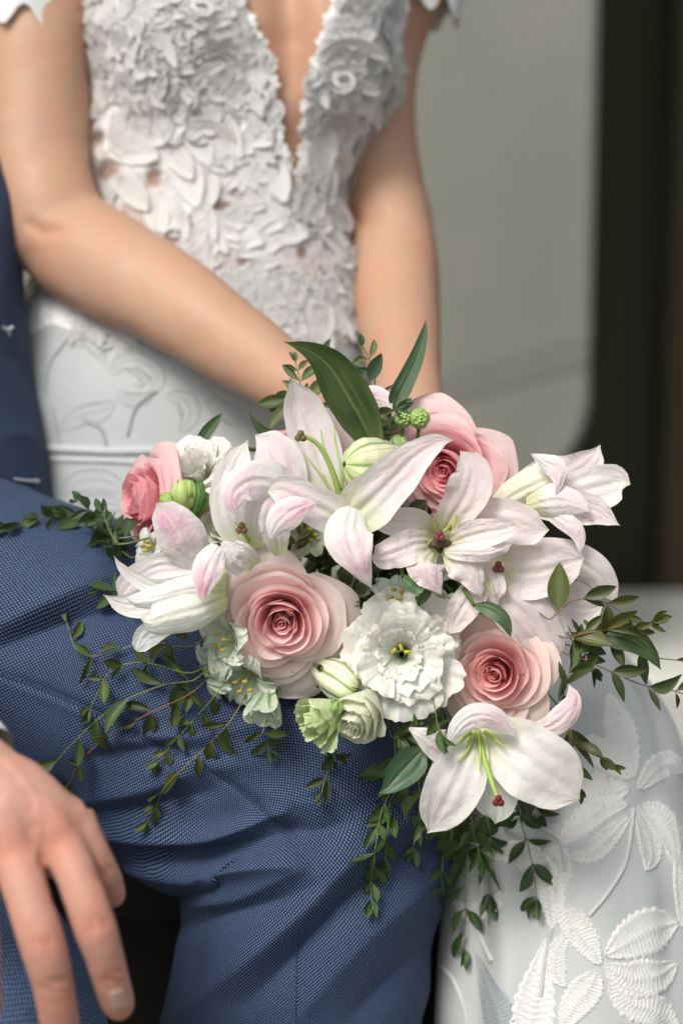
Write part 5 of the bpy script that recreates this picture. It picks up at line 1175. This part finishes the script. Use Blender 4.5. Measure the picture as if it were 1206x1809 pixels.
# alstroemeria: pale green white with dark streaks
def alst(px, py, wc, R, face, roll, seed, label, close=0.0, petals=6, streak=1.0, col=(.76, .80, .70)):
    rnd = random.Random(seed); fr = frame(px, py, wc, face, roll); root = thing('alstroemeria', fr[0] - fr[3] * R, label, 'flower', 'pale alstroemeria in the bouquet')
    for k in range(petals):
        a = math.radians(k * 360 / petals + rnd.uniform(-8, 8)); inner = k % 2
        nu, nv = 21, 20; u = np.linspace(-1, 1, nu)[:, None]; v = np.linspace(0, 1, nv)[None]
        wd = R * (.50 if inner else .64) * np.sin(np.pi * (v * .80 + .06)) ** .9 * (1 + .06 * n1(u * 4 + v * 6 + k, 1))
        ope = (1.0 - close) * (1 if not inner else .82)
        rr = R * (.05 + ope * v ** 1.5); z = -R * 1.0 + R * (1.0 + .5 * close) * np.sin(v * np.pi * .5) ** .8 - R * .15 * v ** 4 * (1 - close) + .20 * wd * u ** 2
        z = z + R * .10 * v ** 3 * n1(u * 3 + k * 3 + v, 2) + R * .04 * v ** 5 * n1(u * 12 + k, 4)
        x = rr; y = u * wd * (.65 + .5 * close)
        L = np.stack(np.broadcast_arrays(x * math.cos(a) - y * math.sin(a), x * math.sin(a) + y * math.cos(a), z), -1)
        c = tuple(np.array(col) + rnd.uniform(-.03, .03)); o = part('petal', make_mesh('petal', loc2w(fr, L).reshape(-1, 3), grid_faces(nu, nv), np.stack(np.broadcast_arrays((u + 1) / 2, v), -1).reshape(-1, 2)), M_ALST, root, color=c)
        o['stain'] = float(streak if inner else streak * .25); o['tone'] = 0.0
    if close < .6:
        for k in range(4):
            a = k * 1.6; p0 = loc2w(fr, np.array([[0, 0, -R * .9], [R * .12 * math.cos(a), R * .12 * math.sin(a), -R * .3], [R * .22 * math.cos(a), R * .22 * math.sin(a), .02 * R]]))
            V, F, U = wire(p0, (.0006, .0005), 6, 8); part('filament', make_mesh('filament', V, F, U), M_STEM, root, color=(.50, .55, .25)); blob(root, 'anther', p0[2], .0014, (.45, .33, .05), squash=(1.3, .8, .8))
    stem_to_grip(root, fr[0] - fr[3] * R, -fr[3], .0016); return root
alst(388, 1135, -1.8, .0225, (-.75, -.1, .65), 20, 1, 'streaked alstroemeria against the left side of the big pale rose')
alst(428, 1212, -2.2, .0225, (-.35, -.6, .7), 50, 2, 'streaked green white alstroemeria under the lower left of the big pale rose')
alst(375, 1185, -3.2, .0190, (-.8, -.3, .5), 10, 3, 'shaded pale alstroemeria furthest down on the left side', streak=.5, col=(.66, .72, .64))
alst(468, 1255, -1.8, .0190, (-.15, -.80, .60), 0, 4, 'closed pale alstroemeria with green striped back hanging over the trousers', close=.62, streak=.2)
alst(700, 1050, -1.6, .0160, (-.2, .5, .85), 30, 5, 'grey white alstroemeria directly above the big white ruffled flower', col=(.70, .75, .70), streak=.6)
alst(785, 1085, -1.8, .0160, (.1, .2, 1), 0, 6, 'green tinged alstroemeria with yellow anthers between white flower and salmon rose', col=(.64, .72, .56), streak=.3)
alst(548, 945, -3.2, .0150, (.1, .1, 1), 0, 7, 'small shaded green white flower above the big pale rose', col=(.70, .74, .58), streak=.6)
alst(258, 965, -3.6, .0120, (-.7, .2, .7), 0, 8, 'small white alstroemeria under the coral rose', col=(.80, .80, .78), streak=.5)
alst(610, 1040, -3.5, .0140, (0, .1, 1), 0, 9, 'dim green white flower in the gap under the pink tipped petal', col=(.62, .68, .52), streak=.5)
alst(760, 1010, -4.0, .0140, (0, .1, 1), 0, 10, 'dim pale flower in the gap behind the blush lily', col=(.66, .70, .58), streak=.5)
# ------------------------------------------------------------------ leaves and twigs
def big_leaf(label, st, color, name='leaf', cat='leaf', stemmed=True, **k):
    s0 = st[0]; root = thing(name, P(s0[0], s0[1], s0[2]), label, cat, 'broad green leaves in the bouquet')
    kw = dict(cup=.35, nu=13, nv=34, groove=.10); kw.update(k)
    add_ribbon('blade', root, M_LEAF, color, st, **kw)
    a = P(*s0[:3]); V, F, U = wire([a, a * .6 + GRIP * .4 , GRIP + (a - GRIP) * .1], (.0012, .0016), 6, 12)
    part('stalk', make_mesh('stalk', V, F, U), M_STEM, root, color=(.08, .15, .03)); return root
DG = (.016, .055, .014); MG = (.035, .085, .030); OG = (.055, .085, .018); BG = (.045, .10, .055)
big_leaf('broad glossy dark green leaf curving left in front of the bride\'s forearm', [(658, 785, -.8, 20), (640, 745, -.3, 34), (612, 695, 0, 40), (580, 645, .3, 31), (545, 618, .6, 15), (500, 603, .9, 1)], (.014, .045, .010), cup=.30)
big_leaf('long grey green leaf standing upright against the bride\'s wrist', [(690, 722, -4.5, 16), (712, 682, -4.5, 17), (735, 632, -4.5, 13), (748, 590, -4.5, 7), (752, 563, -4.5, 1)], (.05, .12, .07))
big_leaf('small dark leaf rising behind the white ruffled flower on the left', [(352, 786, -6, 8), (364, 765, -6, 11), (380, 745, -6, 8), (393, 729, -6, 1)], (.03, .075, .035))
big_leaf('slim dark leaf with a bent tip in front of the pink rose', [(528, 808, -2.6, 14), (500, 783, -2.6, 13), (468, 765, -2.6, 10), (452, 748, -2.6, 5), (440, 728, -2.6, 1)], (.016, .06, .022))
big_leaf('short leaf behind the large dark leaf', [(566, 650, -2, 9), (570, 630, -2, 9), (576, 612, -2, 6), (584, 597, -2, 1)], MG)
big_leaf('small blue green leaf draped on the top edge of the salmon rose', [(838, 1070, 1.2, 4), (862, 1076, 1.7, 13), (885, 1090, 1.9, 13), (896, 1108, 1.7, 8), (902, 1128, 1.4, 1)], (.08, .16, .09))
big_leaf('wide dark leaf with pale dusting hanging beside the left petal of the lowest lily', [(748, 1322, -.6, 8), (728, 1345, -.2, 28), (702, 1372, .2, 26), (684, 1392, .3, 12), (668, 1402, .3, 1)], (.035, .10, .055))
big_leaf('broad dark leaf sticking out to the right over the white skirt', [(1050, 1112, -2.4, 8), (1085, 1120, -2, 24), (1120, 1132, -1.8, 22), (1148, 1155, -1.8, 13), (1168, 1185, -1.8, 1)], (.018, .055, .014))
big_leaf('pointed green leaf between the blush lily and the pale flower below it', [(712, 1020, .2, 4), (726, 1028, .5, 14), (738, 1038, .6, 12), (746, 1022, .6, 1)], (.05, .14, .05))
big_leaf('green leaf tucked behind the salmon rose on its left', [(740, 1068, -.4, 4), (752, 1046, -.2, 10), (758, 1030, -.4, 1)], (.05, .13, .04))
big_leaf('dark leaf in the shaded gap right of the blush lily', [(990, 1040, -4, 8), (1008, 1025, -4, 14), (1020, 1010, -4, 1)], DG)
# deep foliage inside the bouquet, shade of the gaps put into its near-black green
rg = random.Random(77)
fill = thing('foliage', P(600, 1050, -8), 'leaves filling the gaps between the flowers, their near black colour standing in for the shade', 'foliage', kind='stuff')
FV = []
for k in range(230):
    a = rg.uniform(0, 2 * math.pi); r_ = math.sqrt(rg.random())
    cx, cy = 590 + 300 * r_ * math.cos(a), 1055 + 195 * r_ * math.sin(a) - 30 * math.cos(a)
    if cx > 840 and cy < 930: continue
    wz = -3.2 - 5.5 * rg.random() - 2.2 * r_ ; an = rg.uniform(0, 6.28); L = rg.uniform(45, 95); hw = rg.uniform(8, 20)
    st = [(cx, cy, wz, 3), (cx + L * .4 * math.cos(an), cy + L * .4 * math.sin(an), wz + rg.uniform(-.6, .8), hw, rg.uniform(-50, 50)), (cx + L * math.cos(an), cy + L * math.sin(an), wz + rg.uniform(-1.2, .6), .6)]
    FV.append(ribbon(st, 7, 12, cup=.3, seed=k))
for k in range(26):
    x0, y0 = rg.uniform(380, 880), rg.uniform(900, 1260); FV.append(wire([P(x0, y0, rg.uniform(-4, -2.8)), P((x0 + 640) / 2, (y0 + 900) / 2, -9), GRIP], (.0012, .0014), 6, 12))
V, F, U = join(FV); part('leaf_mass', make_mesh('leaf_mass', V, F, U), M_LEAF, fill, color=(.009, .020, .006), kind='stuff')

# shared twig leaf shapes: unit length along +Y, +Z face
def twig_leaf(seed, wide, bend, cup, twist):
    nu, nv = 7, 13; u = np.linspace(-1, 1, nu)[:, None]; v = np.linspace(0, 1, nv)[None]
    vv = np.clip((v - .07) / .93, 0, 1)
    w_ = .96 * wide * np.sin(np.pi * vv ** (.80 + .12 * (seed % 3))) ** .9 + .012
    tw = twist * v; X = u * w_ * np.cos(tw) + .10 * bend * np.sin(v * 3); Z = u * w_ * np.sin(tw) + cup * w_ * u ** 2 * 1.4 - bend * v ** 2 * .5
    Y = v - abs(bend) * .12 * v ** 2 + 0 * u
    return make_mesh('leaf', np.stack(np.broadcast_arrays(X, Y, Z), -1).reshape(-1, 3), grid_faces(nu, nv)[:, ::-1], np.stack(np.broadcast_arrays((u + 1) / 2, v), -1).reshape(-1, 2))
TL = [twig_leaf(i, *p) for i, p in enumerate([(.17, .3, .5, .2), (.20, -.2, .4, -.3), (.14, .6, .6, .5), (.22, .1, .35, .1), (.16, -.5, .5, -.6), (.12, .35, .8, .9), (.19, .8, .4, .2)])]
for m_ in TL: m_.materials.append(M_LEAF)
def put_leaf(root, p, dirv, nv_, L, color, idx):
    y_ = nrm(dirv); n_ = nv_ - (nv_ @ y_) * y_; n_ = nrm(n_); x_ = np.cross(y_, n_)
    M = Matrix(((*(x_ * L),), (*(y_ * L),), (*(n_ * L),))).transposed().to_4x4(); M.translation = Vector(p)
    return part('leaf', TL[idx], M_LEAF, root, color=color, mtx=M)
def surf_w(px, py, default):
    best = None
    for t in (TR_BVH, SK_BVH, OL_BVH):
        p, n = hit(t, px, py)
        if p is not None:
            w_ = proj(p[None])[0, 2]; best = w_ if best is None else max(best, w_)
    return default if best is None else best
def twig(label, pts, L, step, seed, color=MG, side=38, r_px=2.0, stemcol=(.16, .20, .05), lift=.5, spread=1.0, tipn=3, name='twig', to_grip=True, both=.8, skip=0):
    """pts rows px,py,(w or None = just above the cloth below)"""
    rnd = random.Random(seed); P_ = []
    for q in pts:
        wq = q[2] if len(q) > 2 and q[2] is not None else surf_w(q[0], q[1], -6) + lift + rnd.uniform(0, .3)
        P_.append((q[0], q[1], wq))
    root = thing(name, P(*P_[0]), label, 'twig', 'leafy green twigs in the bouquet')
    W = PP(np.array(P_, float)); c = crom3(W, 60); T = nrm(np.gradient(c, axis=0)); s = np.concatenate([[0], np.cumsum(np.linalg.norm(np.diff(c, axis=0), axis=1))])
    full = W
    if to_grip: full = np.concatenate([[GRIP + (W[0] - GRIP) * .08], [W[0] * .6 + GRIP * .4 + FWD * .015], W])
    V, F, U = wire(full, (r_px * 1.2 * K * D, r_px * .45 * K * D), 6, 60); part('stem', make_mesh('stem', V, F, U), M_STEM, root, color=stemcol)
    st = 1.25 * step * K * D; d = st * .35 + skip * st; alt = 0
    while d < s[-1]:
        i = int(np.searchsorted(s, d)); i = min(i, 59); p = c[i]; t = T[i]; f = d / s[-1]
        for sg in (1, -1):
            if rnd.random() > both: continue
            side_v = nrm(np.cross(t, -FWD)) * sg
            an = math.radians(rnd.gauss(side, 16)); dv = t * math.cos(an) + side_v * math.sin(an) * spread - FWD * rnd.uniform(-.35, .45) - UP * .12
            nn = -FWD + side_v * rnd.uniform(-1.1, 1.1) + UP * rnd.uniform(-.3, .6)
            l = 1.7 * L * (1.05 - .38 * f) * rnd.uniform(.55, 1.18) * K * D
            j = rnd.uniform(.62, 1.5); yl = rnd.uniform(.85, 1.5)
            tip = p + nrm(dv) * l; tp = proj(tip[None])[0]; sw = surf_w(tp[0], tp[1], -99) + .12
            if tp[2] < sw: dv = dv - FWD * ((sw - tp[2]) * .01 / l) * 1.15
            put_leaf(root, p, dv, nn, l, (color[0] * j * yl, color[1] * j, color[2] * j), rnd.randrange(7))
        d += st * rnd.uniform(.75, 1.25)
    for k in range(tipn):
        dv = T[-1] + nrm(np.cross(T[-1], -FWD)) * rnd.uniform(-.55, .55) - FWD * rnd.uniform(-.1, .3)
        put_leaf(root, c[-1], dv, -FWD + RIGHT * rnd.uniform(-.9, .9), L * .85 * rnd.uniform(.7, 1.1) * K * D, (color[0] * 1.1, color[1] * 1.15, color[2]), rnd.randrange(7))
    return root
BR = (.20, .10, .035)
twig('dark leafy twig reaching to the far left edge over the blue thigh', [(225, 960, -3), (185, 942), (130, 912), (75, 914), (12, 930)], 40, 27, 1, (.028, .075, .030), 22, tipn=5, both=.95)
twig('short dark twig poking up behind the coral rose', [(222, 950, -4), (190, 925), (158, 900), (138, 888)], 36, 18, 2, (.022, .065, .034), 30)
twig('short twig with drooping leaves left of the coral rose', [(235, 985, -4), (205, 958, -4.5), (190, 930, -5), (182, 905, -5.4)], 36, 22, 61, (.022, .065, .034), 40)
twig('single small leaf sprig left of the trumpet lily', [(235, 1050, -4), (200, 1042), (172, 1042)], 34, 30, 3, (.028, .085, .035), 14, tipn=2)
twig('twig with an upright leafy tip lying left of the trumpet lily', [(345, 1138, -2.5), (255, 1134), (205, 1150), (160, 1160), (135, 1148), (118, 1100)], 44, 46, 4, OG, 42, both=.58)
twig('twig bending down to the left just below the trumpet lily', [(350, 1185, -2.5), (248, 1170), (195, 1185), (172, 1225), (160, 1250)], 42, 40, 5, OG, 45, both=.58)
twig('long twig with one big round leaf spread over the left thigh', [(350, 1197, -2.5), (290, 1210), (215, 1240), (172, 1272), (122, 1320), (95, 1352), (88, 1368)], 44, 50, 6, (.035, .075, .028), 50, both=.58)
twig('reddish twig crossing the left thigh, shade put into its dark leaf colour', [(350, 1215, -2.8), (265, 1260), (185, 1305), (140, 1350), (122, 1385)], 38, 36, 7, (.018, .028, .010), 40, stemcol=BR, both=.58)  # leaf colour darkened to carry the shade over the thigh
twig('twig sloping down left with narrow curved leaves', [(385, 1222, -2.2), (340, 1275), (298, 1322), (282, 1345)], 38, 32, 8, OG, 50, both=.58)
twig('long twig ending in two bright leaves at the lower left of the trousers', [(410, 1270, -1.8), (372, 1312), (332, 1350), (292, 1390), (275, 1425), (262, 1450)], 46, 44, 9, (.060, .095, .016), 35, stemcol=(.20, .16, .05), both=.58)
twig('small drooping sprig below the closed alstroemeria', [(465, 1290, -1.5), (472, 1312), (476, 1325)], 32, 18, 10, OG, 45)
twig('small hanging sprig under the paired lisianthus', [(590, 1325, -1.2), (584, 1350), (574, 1378), (568, 1400)], 36, 26, 11, (.030, .055, .014), 35)
twig('long hanging twig over the blue knee ending in a pointed tip', [(705, 1330, -1.5), (700, 1380), (675, 1430), (664, 1490), (656, 1550), (655, 1590)], 42, 40, 12, (.028, .085, .022), 34, tipn=5)
twig('shorter hanging twig beside the long one over the knee', [(700, 1385, -1), (688, 1420), (684, 1470), (680, 1520)], 42, 36, 13, (.030, .090, .026), 30)
twig('twig with slim leaves hanging near the edge of the trousers', [(768, 1380, -1.5), (756, 1430), (738, 1470), (728, 1500)], 36, 30, 14, MG, 30)
twig('dark twig hanging beside the lily petal at the trouser edge', [(796, 1455, -1.5), (784, 1500), (780, 1550), (782, 1580)], 38, 34, 15, (.020, .060, .016), 28)
twig('longest hanging twig with the lowest leaf tip over the white skirt', [(832, 1445, -1.2), (824, 1510), (820, 1570), (822, 1620), (820, 1675)], 50, 42, 16, (.026, .085, .020), 32, tipn=4, stemcol=(.20, .14, .04))
twig('hanging twig with a fat leaf right of the longest one', [(858, 1440, -1), (862, 1490), (862, 1540), (864, 1578)], 50, 44, 17, (.028, .085, .024), 26)
twig('twig hanging alone over the embroidered skirt with a forked leaf tip', [(912, 1415, -1.5), (920, 1455), (936, 1510), (945, 1560), (946, 1590)], 46, 46, 18, (.018, .060, .022), 42)
twig('little dark leaves under the right petal of the lowest lily', [(930, 1400, -1.5), (942, 1422), (950, 1440)], 40, 20, 19, (.016, .050, .018), 40)
twig('olive twig arching right in front of the pale lily', [(968, 1095, -.8), (985, 1082, -.6), (1010, 1062, -.6), (1040, 1058, -.8), (1075, 1068, -1), (1105, 1088, -1.2)], 48, 44, 20, (.075, .085, .020), 45, stemcol=(.22, .14, .05))
twig('olive twig with folded tip leaves pointing right', [(990, 1125, -2), (1040, 1118, -1.6), (1090, 1110, -1.5), (1130, 1105, -1.6), (1150, 1100, -1.8)], 46, 30, 21, (.070, .085, .020), 26, stemcol=BR)
twig('dark twig leaving the frame at the right edge', [(1000, 1140, -2.5), (1050, 1128, -2.4), (1100, 1140, -2.6), (1150, 1160, -3), (1206, 1168, -3)], 40, 48, 22, (.030, .055, .016), 35, stemcol=(.10, .06, .04))
twig('red stemmed twig with paired leaves crossing the white skirt to the right edge', [(990, 1150, -2.5), (1030, 1165, -2), (1085, 1190, -2), (1140, 1212, -2.2), (1195, 1222, -2.6), (1225, 1235, -3)], 48, 50, 23, (.035, .055, .020), 48, stemcol=(.20, .08, .05))
twig('upright leaves beside the right edge of the salmon rose', [(985, 1245, -3), (1000, 1205, -2), (1010, 1170, -2), (1022, 1150, -2)], 46, 24, 24, (.035, .065, .020), 30)
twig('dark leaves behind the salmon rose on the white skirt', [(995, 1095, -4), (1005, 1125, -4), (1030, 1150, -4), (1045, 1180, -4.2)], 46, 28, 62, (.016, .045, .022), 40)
twig('thin twig pointing right over the white skirt below the pink tip', [(1005, 1300, -2), (1025, 1322, -1.6), (1055, 1335, -1.5), (1080, 1350, -1.6)], 36, 26, 25, (.045, .065, .018), 30, stemcol=BR)
twig('short dark twig hanging right of the lowest lily', [(1002, 1275, -2.5), (1012, 1320, -2.3), (1022, 1365, -2.3), (1024, 1392, -2.4)], 36, 28, 26, (.022, .060, .018), 32)
twig('small sprig laid over the left petal of the lowest lily', [(770, 1262, .2), (772, 1280, 1.2), (782, 1300, 1.3)], 36, 24, 27, (.035, .10, .030), 24)
twig('fresh green sprig against the bride\'s forearm at the top left', [(560, 740, -3.5), (535, 700, -4), (528, 665, -4.4), (522, 640, -4.6)], 34, 20, 28, (.075, .13, .045), 50)
twig('leaf pair hanging left behind the upright petal', [(530, 700, -3.6), (508, 702, -4), (490, 712, -4.4)], 42, 14, 29, (.045, .085, .022), 20)
twig('pale green sprig with rounded leaves at the top of the bouquet', [(668, 745, -4), (664, 700, -4), (660, 660, -4), (650, 628, -4), (640, 612, -4)], 36, 26, 30, (.10, .18, .08), 55, both=.9)
twig('blue green sprig beside the pale one at the top', [(690, 760, -4.2), (680, 722, -4), (668, 690, -3.8), (640, 668, -3.8)], 44, 24, 31, (.040, .095, .070), 60, both=.9)
twig('blue green leaves between the lily bud and seed buds', [(660, 780, -3.6), (672, 742, -3), (700, 722, -2.8)], 42, 22, 32, (.030, .080, .060), 50)
twig('yellow green sprig peeping out above the big pale rose', [(520, 975, -3.4), (528, 950, -2.4), (536, 935, -2.2)], 26, 14, 33, (.10, .15, .04), 50)
twig('dark sprig in the gap left of the big white ruffled flower', [(600, 1075, -3.5), (640, 1050, -2.8), (655, 1035, -2.6)], 34, 18, 34, (.02, .055, .02), 50)
twig('green sprig below the white flower in the dark gap', [(690, 1300, -2.5), (735, 1290, -1.2), (765, 1280, -.8)], 40, 24, 35, (.022, .065, .022), 45)
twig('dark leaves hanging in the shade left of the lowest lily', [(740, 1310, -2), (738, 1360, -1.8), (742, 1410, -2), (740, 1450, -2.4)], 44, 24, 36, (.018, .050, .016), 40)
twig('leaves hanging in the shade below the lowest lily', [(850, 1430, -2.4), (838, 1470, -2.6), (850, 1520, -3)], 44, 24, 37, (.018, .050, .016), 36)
